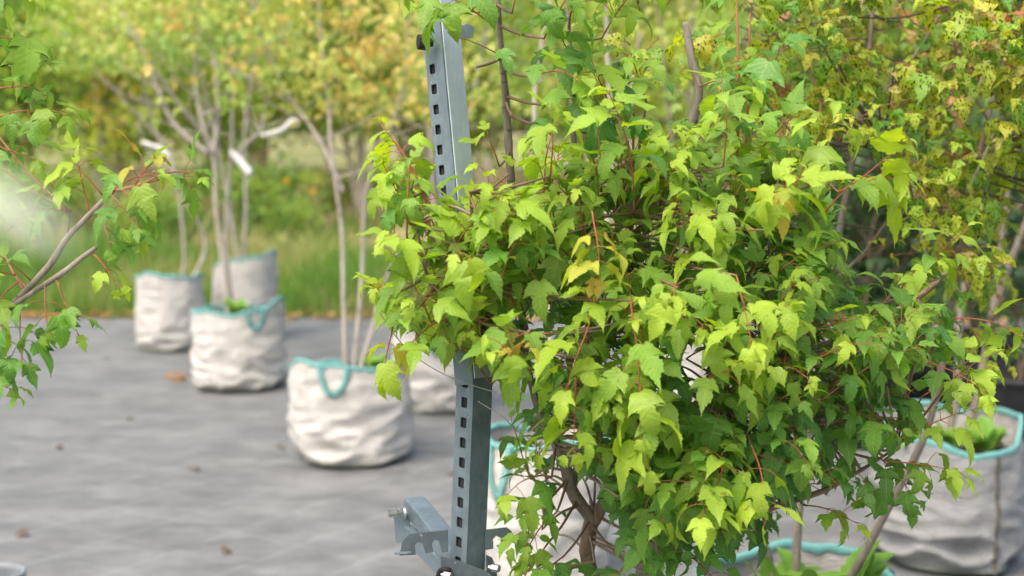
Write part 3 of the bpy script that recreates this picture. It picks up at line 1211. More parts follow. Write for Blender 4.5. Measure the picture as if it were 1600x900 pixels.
HERO = [
    (1110, 655, 2.38, (.1, -.5, .1), .11, 4, .062, .35), (1140, 690, 2.38, (.1, -.5, -.1), .11, 4, .062, .4), (1070, 640, 2.36, (-.1, -.5, .1), .11, 4, .062, .4), (1160, 640, 2.38, (.2, -.5, .1), .11, 4, .062, .35),
    (1100, 760, 2.42, (.1, -.5, .1), .11, 4, .062, .4), (880, 870, 2.38, (-.2, -.4, 0), .11, 4, .062, .45), (835, 800, 2.36, (-.1, -.4, .1), .10, 4, .060, .65),
    (985, 800, 2.42, (.1, -.4, -.1), .11, 4, .062, .4), (960, 730, 2.42, (.0, -.4, .1), .11, 4, .060, .35), (1010, 830, 2.42, (.2, -.4, .1), .11, 4, .062, .45), (870, 800, 2.36, (-.3, -.3, -.2), .11, 4, .062, .6),
    (640, 350, 2.2, (-.3, -.2, .8), .10, 4, .060, .9), (668, 410, 2.2, (-.2, -.4, .3), .10, 4, .062, .85), (690, 460, 2.2, (-.2, -.5, .1), .10, 4, .062, .8),
    (662, 300, 2.20, (-.45, -.1, 1), .10, 3, .060, .98), (640, 390, 2.19, (-.8, -.1, .45), .10, 3, .062, .95), (768, 285, 2.22, (-.15, -.1, 1), .09, 3, .058, .98), (625, 455, 2.19, (-.9, -.1, .15), .07, 3, .062, .9),
    (860, 275, 2.2, (.1, -.1, 1), .10, 3, .062, .98), (940, 255, 2.25, (-.1, -.1, 1), .10, 3, .062, .9),
    (672, 335, 2.22, (-.25, -.1, 1), .16, 4, .066, .95), (672, 420, 2.20, (-.4, -.3, .6), .13, 4, .068, .9), (655, 480, 2.22, (-.6, -.1, .2), .10, 3, .062, .85),
    (700, 330, 2.20, (.1, -.3, 1), .14, 4, .066, .95), (760, 330, 2.22, (.0, -.2, 1), .15, 4, .066, .9), (735, 430, 2.18, (-.2, -.6, .5), .14, 4, .068, .9),
    (850, 300, 2.22, (0, -.1, 1), .12, 4, .070, .95), (800, 380, 2.2, (-.2, -.5, .7), .13, 4, .07, .85), (700, 500, 2.2, (-.4, -.5, .1), .12, 4, .068, .8),
    (990, 300, 2.25, (0, -.2, 1), .17, 5, .072, .8), (1130, 260, 2.25, (0.1, -.2, 1), .13, 4, .07, .85), (1240, 300, 2.28, (.3, -.2, .8), .16, 4, .072, .85),
    (1290, 330, 2.28, (.6, -.2, .8), .15, 4, .075, .95), (1310, 300, 2.3, (.7, -.1, .3), .10, 3, .078, .95), (1200, 360, 2.18, (.1, -.5, .6), .13, 4, .078, .95),
    (985, 470, 2.12, (.1, -.3, -1), .20, 5, .074, .95), (1000, 600, 2.12, (.05, -.2, -1), .12, 3, .074, .85), (900, 560, 2.14, (-.1, -.5, -.6), .14, 4, .078, .85),
    (930, 470, 2.14, (-.2, -.4, -.5), .14, 4, .076, .95), (1150, 430, 2.12, (.1, -.5, -.3), .13, 4, .076, .95), (1060, 450, 2.12, (.0, -.5, .2), .10, 3, .07, .9),
    (830, 520, 2.14, (-.3, -.5, .1), .12, 4, .072, .85), (1175, 700, 2.2, (.1, -.5, -.2), .13, 4, .072, .98), (1130, 720, 2.2, (-.1, -.5, -.3), .12, 4, .072, .9),
    (862, 745, 2.3, (-.4, -.3, .2), .12, 4, .070, .75), (855, 850, 2.3, (-.2, -.3, -.2), .13, 4, .07, .75), (868, 700, 2.3, (-.5, -.2, .3), .11, 3, .062, .6),
    (1440, 620, 2.45, (.8, 0, .5), .12, 4, .062, .98), (1480, 600, 2.45, (.7, 0, .6), .09, 3, .06, .98), (1400, 690, 2.42, (.7, 0, .45), .15, 4, .06, .95),
    (1380, 720, 2.42, (.7, -.1, .0), .13, 4, .06, .9), (1260, 790, 2.45, (.4, -.2, .1), .09, 3, .058, .95), (1440, 440, 2.5, (.5, -.2, .9), .12, 4, .064, .85),
    (1400, 470, 2.5, (.1, -.3, .9), .12, 4, .064, .85), (1480, 500, 2.5, (.7, -.2, .2), .13, 4, .064, .85), (1430, 560, 2.45, (.5, -.4, -.1), .13, 4, .062, .85),
    (1350, 700, 2.45, (.5, -.3, -.2), .12, 4, .06, .45), (1310, 640, 2.4, (.3, -.4, .1), .12, 4, .062, .5), (1200, 640, 2.35, (.2, -.5, .1), .12, 4, .066, .3),
    (1290, 690, 2.45, (.3, -.4, -.2), .12, 4, .062, .35), (1030, 700, 2.35, (.1, -.5, .1), .12, 4, .066, .35), (1060, 860, 2.4, (.2, -.4, 0), .12, 4, .068, .55), (980, 880, 2.4, (-.2, -.4, 0), .12, 4, .066, .5),
    (745, 105, 2.40, (-.6, -.2, .1), .08, 2, .070, .6), (745, 20, 2.40, (-.7, -.2, .2), .09, 3, .07, .8), (770, 40, 2.38, (-.6, -.2, .5), .14, 4, .076, .75), (800, 100, 2.36, (-.4, -.5, .4), .13, 4, .074, .65), (800, 180, 2.38, (-.6, -.4, .2), .14, 4, .072, .5),
    (830, 120, 2.36, (.3, -.5, .2), .13, 4, .08, .7), (850, 60, 2.34, (.3, -.3, .6), .15, 4, .082, .8), (800, 20, 2.38, (.2, -.2, .9), .13, 4, .074, .85), (860, 200, 2.4, (.1, -.5, .1), .13, 4, .074, .5),
    (900, 170, 2.45, (.4, -.4, .2), .13, 4, .072, .3), (900, 110, 2.45, (-.2, -.5, .5), .13, 4, .076, .55), (890, 30, 2.45, (.1, -.4, .8), .14, 4, .078, .75), (940, 60, 2.45, (.3, -.2, .7), .12, 4, .072, .8),
    (780, 260, 2.4, (-.2, -.3, .9), .06, 2, .052, .9), (860, 165, 2.4, (-.3, -.5, -.2), .1, 3, .07, .7),
    (1095, 135, 2.5, (.6, -.3, .3), .10, 3, .070, .6), (1010, 160, 2.45, (-.2, -.4, .5), .12, 4, .07, .7), (1100, 210, 2.45, (.3, -.4, .6), .14, 4, .07, .75),
    (1190, 150, 2.5, (.1, -.3, .6), .13, 3, .078, .4), (1190, 230, 2.4, (.2, -.4, .3), .12, 4, .065, .6), (960, 200, 2.42, (-.1, -.3, .8), .14, 4, .07, .75),
]
for (x, y, dd, dr, L, npair, sz, ag) in HERO:
    p = P(x, y, dd)
    q, bd = near_skel(p)
    if q is not None and bd < .5:
        mid = q.lerp(p, .5) + Vector((0, 0, -.03 * bd))
        pp, rr = smooth_path([q, mid, p], [.0030, .0024, .0018], 5)
        tw.add(pp, rr, 6, (0.19, 0.12, 0.07))
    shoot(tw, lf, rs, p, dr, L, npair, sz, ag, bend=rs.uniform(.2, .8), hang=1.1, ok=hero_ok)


def yellow_col(la, r_):
    c = lerp3(YELL, ORNG, max(0, min(1, r_.uniform(-.6, .9))))
    if r_.random() < .35:
        c = LIME
    return tuple(v * r_.uniform(.85, 1.1) for v in c)


for (x, y, dd, dr, L, npair, sz) in ((925, 330, 2.14, (.15, -.3, -.7), .10, 4, .060), (1185, 320, 2.17, (.1, -.4, .3), .07, 3, .056), (615, 500, 2.2, (-.1, 0, -1), .09, 3, .060), (860, 520, 2.12, (-.3, -.3, .0), .07, 2, .055)):
    shoot(tw, lf, rs, P(x, y, dd), dr, L, npair, sz * 1.1, 1.0, colf=yellow_col, petiole=.018)
# tall red shoots standing above the crown
for (x0, y0, x1, y1, dd) in ((1153, 260, 1150, -60, 2.62), (1165, 235, 1172, 20, 2.66), (985, 300, 990, 170, 2.4), (940, 300, 915, 215, 2.4)):
    a, b = P(x0, y0, dd), P(x1, y1, dd)
    tw.add([a, a.lerp(b, .5) + Vector((.002, 0, 0)), b], [.0026, .0023, .0018], 7, (0.33, 0.13, 0.05))
    n = int((b - a).length / .045)
    for i in range(n):
        t = (i + .5) / n
        q = a.lerp(b, t)
        for s in (-1, 1):
            an = rs.uniform(0, 6.28)
            pd = Vector((s * .8, rs.uniform(-.6, .2), .3)).normalized()
            lf.add(q + pd * .02, (pd + Vector((0, 0, -.6))).normalized(), Vector((0, -.5, 1)), rs.uniform(.04, .06), age_colour(rs.uniform(.5, .9), rs), rs)
tw.build('twigs', M['twig'], maple)
lf.build('crown', M['leaf'], maple)
print('main leaves', lf.n)

# ------------------------------------------------------------------ spotted maple growing in the bottom bag
sp = empty('spotted_maple', (bFx, bFy, 0), 'yellowish maple with black spotted leaves at upper right, rooted in the bottom edge bag', 'tree')
skel2 = []


def stem2(lst, mat='bark_grey'):
    pts, rr = px_path(lst)
    p = stem_obj(sp, pts, rr, mat, .15)
    skel2.extend(p)


sb = (bFx, bFy)
stem2([(1315, 925, 3.38, 11), (1345, 875, 3.34, 10.5), (1395, 780, 3.28, 9.5), (1432, 710, 3.24, 9), (1455, 650, 3.22, 8.5), (1468, 590, 3.20, 8.5), (1482, 500, 3.20, 8.5), (1498, 420, 3.2, 8), (1508, 360, 3.2, 7), (1540, 200, 3.2, 5.5), (1580, 60, 3.2, 4.5), (1610, -60, 3.2, 3.5)])
stem2([(1243, 925, 3.42, 11.5), (1246, 840, 3.42, 10), (1252, 760, 3.42, 9.5), (1270, 620, 3.40, 8.5), (1298, 440, 3.38, 8.5), (1325, 290, 3.36, 8), (1345, 180, 3.35, 6), (1360, 60, 3.34, 5), (1368, -60, 3.34, 4)])
stem2([(1212, 925, 3.36, 7), (1203, 870, 3.34, 6.5), (1188, 830, 3.32, 6), (1160, 740, 3.3, 5.5), (1150, 560, 3.3, 5), (1170, 380, 3.3, 4.5), (1185, 240, 3.3, 4), (1225, 60, 3.3, 3)])
stem2([(1500, 400, 3.2, 5), (1460, 330, 3.15, 3.2), (1425, 280, 3.12, 2.6), (1380, 220, 3.1, 2)])
stem2([(1502, 390, 3.2, 4.5), (1530, 330, 3.16, 3), (1560, 230, 3.14, 2)])
stem2([(1300, 440, 3.38, 4), (1345, 400, 3.3, 3), (1375, 360, 3.25, 2), (1395, 330, 3.22, 1.5)])
stem2([(1330, 250, 3.36, 4), (1290, 170, 3.3, 3), (1250, 60, 3.28, 2.2), (1240, -20, 3.26, 1.6)])
stem2([(1345, 180, 3.35, 4), (1420, 100, 3.28, 3), (1470, 20, 3.25, 2.2)])
stem2([(1545, 190, 3.2, 3.5), (1500, 100, 3.16, 2.6), (1480, 10, 3.14, 2)])
# thin pale broken twigs
tws = TubeMesh()
for pp in (((1425, 280, 3.0), (1432, 330, 3.0), (1445, 390, 3.02), (1462, 425, 3.05)), ((1600, 100, 3.05), (1560, 190, 3.05), (1535, 250, 3.05), (1510, 300, 3.1)), ((1520, 155, 3.0), (1535, 120, 3.0), (1545, 95, 3.0))):
    q, r_ = smooth_path([P(*a) for a in pp], [.0024] * (len(pp) - 1) + [.003], 5)
    tws.add(q, r_, 7, (0.46, 0.42, 0.37))
lf2 = LeafMesh(1)


def spotted_col(la, r_):
    t = r_.random()
    if t < .60:
        c = lerp3((.38, .52, .05), (.60, .64, .07), r_.random())
    elif t < .93:
        c = lerp3((.17, .38, .06), (.28, .47, .06), r_.random())
    elif t < .98:
        c = (.55, .46, .14)
    else:
        c = lerp3((.55, .32, .14), (.50, .20, .09), r_.random())
    return tuple(v * r_.uniform(.85, 1.1) for v in c)


POLY2 = [(1120, -40), (1760, -60), (1760, 330), (1590, 330), (1590, 250), (1545, 300), (1560, 400), (1530, 500), (1490, 545), (1455, 480), (1400, 330), (1370, 250), (1300, 260), (1200, 260), (1130, 160)]
cnt = 0
for k in range(4000):
    if cnt >= 240:
        break
    x, y = rs.uniform(1120, 1760), rs.uniform(-60, 545)
    if not in_poly(x, y, POLY2):
        continue
    if 1490 < x < 1600 and 150 < y < 215 and rs.random() < .9:
        continue
    if y > 330 and rs.random() < .45:
        continue
    dep = rs.uniform(2.92, 3.6)
    p = P(x, y, dep)
    d = Vector((rs.uniform(-.7, .7), rs.uniform(-.9, .3), rs.uniform(-.1, 1))).normalized()
    L = rs.uniform(.08, .17)
    best, bd = None, 9
    for q in skel2:
        e = (q - p).length
        if e < bd and q.z < p.z + .05:
            bd, best = e, q
    if best is not None and bd < .5:
        mid = best.lerp(p, .5) + Vector((0, 0, -.04 * bd))
        a, b = smooth_path([best, mid, p], [.0028, .0022, .0016], 4)
        tws.add(a, b, 5, (0.10, 0.07, 0.05))
    shoot(tws, lf2, rs, p, d, L, rs.choice([4, 5, 5]), rs.uniform(.044, .062), .5, bend=rs.uniform(.2, 1), colf=spotted_col, hang=1.3)
    cnt += 1
for (x, y, dd, dr, L) in ((1000, 20, 2.95, (-.2, -.3, .6), .12), (1030, 60, 2.95, (-.3, -.3, -.2), .12), (985, 70, 2.95, (-.3, -.3, .2), .1), (1130, 90, 2.9, (-.3, -.3, .3), .12), (1040, 10, 2.95, (.3, -.3, .5), .12), (975, 20, 2.95, (-.4, -.2, .3), .1)):
    shoot(tws, lf2, rs, P(x, y, dd), dr, L, 4, .055, .5, colf=spotted_col, hang=1.3)
for (x, y, dd, dr) in ((1340, 410, 3.25, (.5, -.2, .6)), (1370, 370, 3.22, (.3, -.3, .6)), (1395, 400, 3.22, (.5, -.2, .2)), (1330, 440, 3.25, (-.3, -.2, .2)), (1525, 520, 3.1, (.6, -.2, -.4)), (1545, 480, 3.1, (.5, -.2, -.6))):
    shoot(tws, lf2, rs, P(x, y, dd), dr, .09, 3, .042, .5, colf=spotted_col)
tws.build('twigs', M['twig'], sp)
lf2.build('crown', M['leaf_spotted'], sp)

# ------------------------------------------------------------------ shrub at the left edge
ls_root_p = P(-260, 900, 2.3)
lshrub = empty('maple_shrub', (ls_root_p.x, 2.3, 0), 'green maple branches reaching in from the left edge, yellow leaves at one tip', 'shrub')
skl = []


def stem3(lst, mat='bark_grey', name='stem'):
    pts, rr = px_path(lst)
    p = stem_obj(lshrub, pts, rr, mat, .18, name=name)
    skl.extend(p)


pts = [Vector((ls_root_p.x, 2.3, 0)), P(-255, 900, 2.3), P(-200, 650, 2.28), P(-130, 560, 2.26), P(-60, 530, 2.24)]
stem_obj(lshrub, pts, [.016, .013, .011, .009, .007], 'bark_grey')
stem_obj(lshrub, [P(-200, 650, 2.28), P(-210, 400, 2.3), P(-190, 150, 2.3), P(-200, -80, 2.3)], [.011, .009, .007, .004], 'bark_grey')
stem3([(-60, 530, 2.24, 7), (5, 488, 2.22, 6), (50, 445, 2.2, 5.2), (82, 408, 2.2, 5.6), (105, 372, 2.2, 4.6), (140, 335, 2.2, 4.2), (178, 297, 2.2, 3.4)], 'bark_grey', 'branch')
stem3([(20, 478, 2.2, 4), (62, 450, 2.18, 4.2), (100, 425, 2.17, 4.4), (125, 405, 2.17, 4), (150, 387, 2.17, 3.6)], 'bark_grey', 'branch')
stem3([(100, 385, 2.2, 2.5), (107, 350, 2.22, 2.4), (108, 330, 2.22, 1.6)], 'bark_grey', 'branch')
twl = TubeMesh()
lfl = LeafMesh(0)
LS = [(105, 335, 2.24, (-.2, -.1, .5), .07, 3, .050, .75), (140, 335, 2.22, (-.1, .1, .8), .10, 4, .058, .85), (112, 330, 2.24, (-.6, 0, .1), .08, 3, .050, .5), (160, 305, 2.2, (-.3, -.1, .5), .05, 2, .05, .8), (30, 440, 2.2, (-.3, -.1, -.2), .08, 3, .05, .7), (195, 297, 2.2, (.2, -.1, -.4), .07, 3, .055, .55), (172, 300, 2.18, (.5, -.2, .35), .09, 3, .062, .6),
      (175, 305, 2.18, (.3, -.3, -.2), .09, 3, .062, .4), (232, 285, 2.2, (.9, 0, .35), .08, 3, .052, .55), (255, 272, 2.2, (.9, -.1, .2), .045, 2, .062, .45), (150, 330, 2.2, (.2, -.2, -.3), .06, 2, .058, .35),
      (50, 440, 2.2, (-.3, -.3, .5), .10, 3, .052, .6), (70, 440, 2.18, (.1, -.3, -.4), .08, 3, .054, .45), (110, 420, 2.17, (.4, -.3, .2), .09, 3, .050, .75), (145, 395, 2.17, (.4, -.1, -.3), .06, 2, .046, .9),
      (30, 480, 2.2, (.1, -.3, -.3), .09, 3, .058, .3), (90, 440, 2.17, (.2, -.1, -.6), .08, 3, .052, .5), (10, 500, 2.2, (0, -.2, -.6), .08, 3, .058, .3), (0, 380, 2.25, (.3, -.1, .4), .06, 2, .034, .9), (25, 430, 2.2, (-.5, -.3, .2), .06, 3, .046, .8),
      (-40, 60, 2.25, (.8, 0, .3), .09, 4, .074, .6), (-50, 10, 2.25, (.8, 0, .3), .09, 3, .07, .7), (-20, 190, 2.25, (.8, -.1, .3), .13, 4, .062, .6), (-40, 225, 2.25, (.8, -.1, 0), .10, 3, .058, .5), (-10, 140, 2.25, (.5, 0, .2), .07, 3, .06, .6),
      (-20, 600, 2.2, (.8, 0, .1), .04, 2, .045, .6), (-120, 100, 2.3, (0, 0, 1), .2, 5, .07, .5), (-140, 300, 2.3, (-.3, 0, .8), .2, 5, .07, .5), (-150, 450, 2.3, (-.3, 0, .8), .2, 5, .07, .4)]


def fork_ok(e, sz):
    x, y = proj(e + Vector((0, 0, -.45 * sz)))
    for (gx, gy) in ((82, 405), (112, 365), (135, 338), (60, 440), (100, 425), (130, 402), (148, 390), (30, 470), (155, 315)):
        if math.hypot(x - gx, y - gy) < 24:
            return False
    return True


for (x, y, dd, dr, L, npair, sz, ag) in LS:
    p = P(x, y, dd)
    best, bd = None, 9
    for q in skl + [P(-205, yy, 2.3) for yy in range(-50, 600, 60)]:
        e = (q - p).length
        if e < bd:
            bd, best = e, q
    if bd < .5:
        a, b = smooth_path([best, best.lerp(p, .5) + Vector((0, 0, -.05 * bd)), p], [.0022, .0018, .0014], 4)
        twl.add(a, b, 6, (0.33, 0.17, 0.09))
    shoot(twl, lfl, rs, p, dr, L, npair, sz, min(1, ag + .12), bend=.5, hang=1.2, ok=fork_ok)
shoot(twl, lfl, rs, P(205, 300, 2.18), (.35, -.1, .6), .06, 3, .050, 1.0, colf=lambda la, r_: lerp3((.62, .42, .05), (.52, .50, .07), r_.random()))
twl.build('twigs', M['twig'], lshrub)
lfl.build('crown', M['leaf'], lshrub)

# twig of a shrub right beside the camera: one pale leaf reaches into view, far out of focus
near = empty('young_shrub', (-.34, .40, 0), 'pale leaf blurred right in front of the camera at the left edge', 'shrub')
twn = TubeMesh()
lfn = LeafMesh(0)
a, b = smooth_path([(-.34, .40, 0), (-.335, .395, .6), (-.33, .39, 1.1), (-.325, .38, 1.60)], [.006, .005, .004, .003], 6)
twn.add(a, b, 8, (0.2, 0.15, 0.1))
tip = P(-135, 318, .33)
a, b = smooth_path([(-.328, .385, 1.45), (-.27, .37, 1.56), tuple(tip)], [.002, .0016, .0011], 6)
twn.add(a, b, 6, (0.3, 0.15, 0.1))
lfn.add(tip + Vector((-.002, .012, -.004)), Vector((.9, .1, .15)), Vector((-.2, -.5, 1)), .036, (.80, .84, .66), rs)
lfn.add(tip, Vector((.93, .05, .32)), Vector((-.3, -.3, 1)), .039, (.84, .88, .68), rs)
for (dx, dz, zz) in ((-.5, .2, 1.3), (-.8, .1, 1.42), (-.3, .4, 1.55), (-.9, -.1, 1.2), (-.4, .1, 1.0)):
    q = Vector((-.33, .39, zz))
    lfn.add(q, Vector((dx, rs.uniform(-.5, .3), dz)), Vector((0, 0, 1)), .05, (.25, .36, .12), rs)
twn.build('stem', M['twig'], near)
lfn.build('leaves', M['leaf'], near)


# ------------------------------------------------------------------ steel rack post
def box_tube(w_, hgt, t=.0025, chan=False):
    """square tube, centre on z axis, from z=0 to hgt; outer and inner walls"""
    o, i = w_ / 2, w_ / 2 - t
    V = []
    for z in (0, hgt):
        for a in (o, i):
            V += [(-a, -a, z), (a, -a, z), (a, a, z), (-a, a, z)]
    f = []
    for k in range(4):
        j = (k + 1) % 4
        f.append((k, j, 8 + j, 8 + k))
        f.append((4 + j, 4 + k, 12 + k, 12 + j))
        f.append((j, k, 4 + k, 4 + j))
        f.append((8 + k, 8 + j, 12 + j, 12 + k))
    me = bpy.data.meshes.new('tube')
    me.from_pydata(V, [], f)
    me.update()
    return me


def cube_mesh(sx, sy, sz, c=(0, 0, 0)):
    V = [(c[0] + a * sx / 2, c[1] + b * sy / 2, c[2] + d * sz / 2) for d in (-1, 1) for b in (-1, 1) for a in (-1, 1)]
    f = [(0, 2, 3, 1), (4, 5, 7, 6), (0, 1, 5, 4), (2, 6, 7, 3), (0, 4, 6, 2), (1, 3, 7, 5)]
    me = bpy.data.meshes.new('box')
    me.from_pydata(V, [], f)
    me.update()
    return me


def cut(me, cutters, bevel=.0012):
    """punch holes: boolean difference baked into a plain mesh"""
    o = bpy.data.objects.new('tmp', me)
    COL.objects.link(o)
    V, Fs = [], []
    for cm in cutters:
        b = len(V)
        V += [tuple(v.co) for v in cm.vertices]
        Fs += [tuple(b + i for i in p.vertices) for p in cm.polygons]
    if cutters:
        cm = bpy.data.meshes.new('cut')
        cm.from_pydata(V, [], Fs)
        cm.update()
        c = bpy.data.objects.new('tmpc', cm)
        COL.objects.link(c)
        md = o.modifiers.new('b', 'BOOLEAN')
        md.object = c
        md.operation = 'DIFFERENCE'
        md.solver = 'EXACT'
    if bevel:
        bv = o.modifiers.new('v', 'BEVEL')
        bv.width = bevel
        bv.segments = 2
        bv.limit_method = 'ANGLE'
        bv.angle_limit = R(40)
    bpy.context.view_layer.update()
    dg = bpy.context.evaluated_depsgraph_get()
    out = bpy.data.meshes.new_from_object(o.evaluated_get(dg))
    bpy.data.objects.remove(o)
    if cutters:
        bpy.data.objects.remove(c)
    out.materials.clear()
    return out


def hole_cutter(sx, sy, sz, c):
    """octagonal-ish rounded square cutter running along x"""
    V, f = [], []
    a, b, k = sy / 2, sz / 2, sy * .13
    ring = [(-a + k, -b), (a - k, -b), (a, -b + k), (a, b - k), (a - k, b), (-a + k, b), (-a, b - k), (-a, -b + k)]
    for x in (-sx / 2, sx / 2):
        V += [(c[0] + x, c[1] + y, c[2] + z) for y, z in ring]
    f.append(tuple(reversed(range(8))))
    f.append(tuple(range(8, 16)))
    for i in range(8):
        j = (i + 1) % 8
        f.append((i, j, 8 + j, 8 + i))
    me = bpy.data.meshes.new('c')
    me.from_pydata(V, [], f)
    me.update()
    return me


def prism(poly, thick, bevel=.0008):
    """outline in x,z; thickness along y"""
    n = len(poly)
    V = [(x, -thick / 2, z) for x, z in poly] + [(x, thick / 2, z) for x, z in poly]
    f = [tuple(range(n)), tuple(reversed(range(n, 2 * n)))]
    for i in range(n):
        j = (i + 1) % n
        f.append((j, i, n + i, n + j))
    me = bpy.data.meshes.new('prism')
    me.from_pydata(V, [], f)
    me.update()
    return cut(me, [], bevel)


def place(o, p, mat3):
    o.matrix_local = Matrix.Translation(p) @ mat3.to_4x4()


PD = 2.42
rack_base = Vector((P(728, 900, PD).x - .03, PD, 0))
rack = empty('steel_rack', tuple(rack_base), 'grey steel post with a row of square holes, hook plate and side arm', 'steel post')
pa, pb = P(729, 905, PD), P(742, 585, PD)       # axis of the lower post
ax = (pb - pa).normalized()
W = .044
# frame: z along the axis, corner edge towards the camera
yaw = R(45)


def frame(axis, yaw):
    z = axis.normalized()
    x = Vector((1, 0, 0))
    x = (x - z * x.dot(z)).normalized()
    y = z.cross(x)
    rx = x * math.cos(yaw) + y * math.sin(yaw)
    ry = -x * math.sin(yaw) + y * math.cos(yaw)
    return Matrix((rx, ry, z)).transposed()


Ml = frame(ax, R(43))
down = pa.z / ax.z
Llow = (pb - pa).length + down
start = pa - ax * down
cutters = []
k = 0
z = Llow - .012
while z > .05:
    cutters.append(hole_cutter(.02, .0155, .0185, (-W / 2, 0, z)))
    z -= .0352
    k += 1
me = cut(box_tube(W, Llow), cutters, .0022)
o = link('lower_post', me, M['steel'], rack, smooth=False)
place(o, start - rack_base, Ml)
# added dark plug: shade inside the tube painted near-black behind the punched holes
o = link('hole_shade_plug', cut(box_tube(W - .010, Llow - .02, .002), [], 0), M['inside'], rack, smooth=False)
place(o, start - rack_base + Ml @ Vector((0.0, 0, .01)), Ml)
# rounded end of the sleeve on the punched side
poly = [(-W / 2 + .002, 0)] + [(-(W / 2 - .002) * math.cos(t), .018 * math.sin(t) + .006) for t in [math.pi * i / 10 for i in range(11)]] + [(W / 2 - .002, 0)]
o = link('sleeve_end', prism([(x, z_) for x, z_ in poly][::1], .003), M['steel'], rack, smooth=False)
place(o, start - rack_base + Ml @ Vector((-W / 2 - .0005, 0, Llow - .002)), Ml @ Matrix.Rotation(math.pi / 2, 3, 'Z'))

# upper post, tilted to the left and away
ua = P(740, 600, PD - .002)
ub = P(681, -40, PD + .10)
axu = (ub - ua).normalized()
Mu = frame(axu, R(45))
Lup = (ub - ua).length
cutters = []
hz = [i * .0352 + .02 for i in range(2, 60) if i * .0352 + .02 < Lup * .80]
for zz in hz:
    cutters.append(hole_cutter(.02, .0135, .0165, (-.045 / 2, .0075, zz)))
me = cut(box_tube(.045, Lup), cutters, .0020)
o = link('upper_post', me, M['steel'], rack, smooth=False)
place(o, ua - rack_base, Mu)
o = link('hole_shade_plug', cut(box_tube(.033, Lup - .01, .002), [], 0), M['inside'], rack, smooth=False)  # dark plug again, painted shade behind the upper holes
place(o, ua - rack_base, Mu)
# pale strip added on the upper post's right face, sky light painted in
o = link('lit_face_strip', cut(cube_mesh(.0415, .003, Lup - .02, (0.001, 0, Lup / 2)), [], .001), M['steel_lit'], rack, smooth=False)
place(o, ua - rack_base + Mu @ Vector((0, -.045 / 2 - .0018, 0)), Mu)


def knob(p, r, ln, axis, name, mat, sides=10):
    tm = TubeMesh()
    a = Vector(p)
    d = Vector(axis).normalized()
    tm.add([a, a + d * ln * .3, a + d * ln * .35, a + d * ln], [r * .55, r * .55, r, r * .92], sides)
    o = tm.build(name, M[mat], rack)
    o.data.polygons.foreach_set('use_smooth', [False] * len(o.data.polygons))
    return o


knob(P(676, 66, 2.47), .014, .026, (-1, -.3, 0), 'rubber_knob', 'rubber', 12)
o = link('bracket', prism([(0, 0), (.030, .004), (.034, .022), (.02, .028), (0, .020)], .005), M['steel'], rack, smooth=False)
place(o, P(712, 62, 2.46) - rack_base, Matrix.Rotation(R(20), 3, 'Z'))

# side arm: a square tube running back to the left, with a second thinner one below
armz = P(700, 860, PD).z


def beam(pa_, pb_, w_, h_, name, mat='steel', roll=0):
    d = (pb_ - pa_)
    L = d.length
    z = d.normalized()
    up = Vector((0, 0, 1))
    y = (up - z * up.dot(z)).normalized()
    x = y.cross(z)
    me = cut(cube_mesh(w_, h_, L, (0, 0, L / 2)), [], .003)
    o = link(name, me, M[mat], rack, smooth=False)
    place(o, pa_ - rack_base, Matrix((x, y, z)).transposed())
    return o


e1 = P(722, 880, PD + .02)
e2 = P(646, 788, PD + .24)
beam(e1, e2, .040, .034, 'side_arm')
e3 = P(716, 908, PD + .02)
e4 = P(636, 832, PD + .20)
beam(e3, e4, .016, .034, 'lower_arm')
o = link('end_plate', prism([(0, 0), (.026, .002), (.030, .030), (.024, .058), (.008, .064), (-.004, .050)], .005), M['steel'], rack, smooth=False)
place(o, P(619, 848, PD + .20) - rack_base, Matrix.Rotation(R(-18), 3, 'Z'))
knob(P(625, 800, PD + .18), .0095, .022, (-1, -.35, 0), 'hex_bolt', 'bolt', 6)
knob(P(634, 802, PD + .19), .013, .006, (-1, -.35, 0), 'washer', 'bolt', 20)
# comb shaped hook plate passing behind the post
hp = [(-.118, -.008), (-.112, -.026), (-.092, -.026)]


def comb(x0, x1, top, bot, n, w_, dirn):
    pass


S = PD / F * 1.0                      # metres per photograph pixel at the post
hook_px = [(627, 842), (638, 831), (700, 827), (700, 862), (690, 864), (686, 845), (679, 842), (674, 848), (676, 862), (664, 864), (659, 848), (652, 845), (647, 850), (648, 866), (636, 866), (622, 866)]
c0 = P(700, 845, PD - .035)


def plate_from(pxs, name, cx, cy, dep, yaw_):
    s = dep / F
    poly = [((x - cx) * s, (cy - y) * s) for x, y in pxs]
    area = sum(poly[i][0] * poly[(i + 1) % len(poly)][1] - poly[(i + 1) % len(poly)][0] * poly[i][1] for i in range(len(poly)))
    if area < 0:
        poly = poly[::-1]
    o = link(name, prism(poly, .004), M['steel_dark'], rack, smooth=False)
    place(o, P(cx, cy, dep) - rack_base, Matrix.Rotation(yaw_, 3, 'Z') @ Matrix.Rotation(R(-4), 3, 'X'))
    return o


plate_from(hook_px, 'hook_plate', 700, 845, PD - .034, R(6))
hook2 = [(758, 827), (793, 824), (801, 831), (800, 851), (794, 858), (780, 858), (776, 853), (783, 850), (783, 841), (776, 837), (771, 842), (771, 858), (758, 860)]
plate_from(hook2, 'hook_plate', 758, 845, PD - .012, R(6))
# bent lip at the left end of the hook plate
beam(P(620, 864, PD - .045), P(640, 864, PD - .075), .012, .004, 'hook_lip')
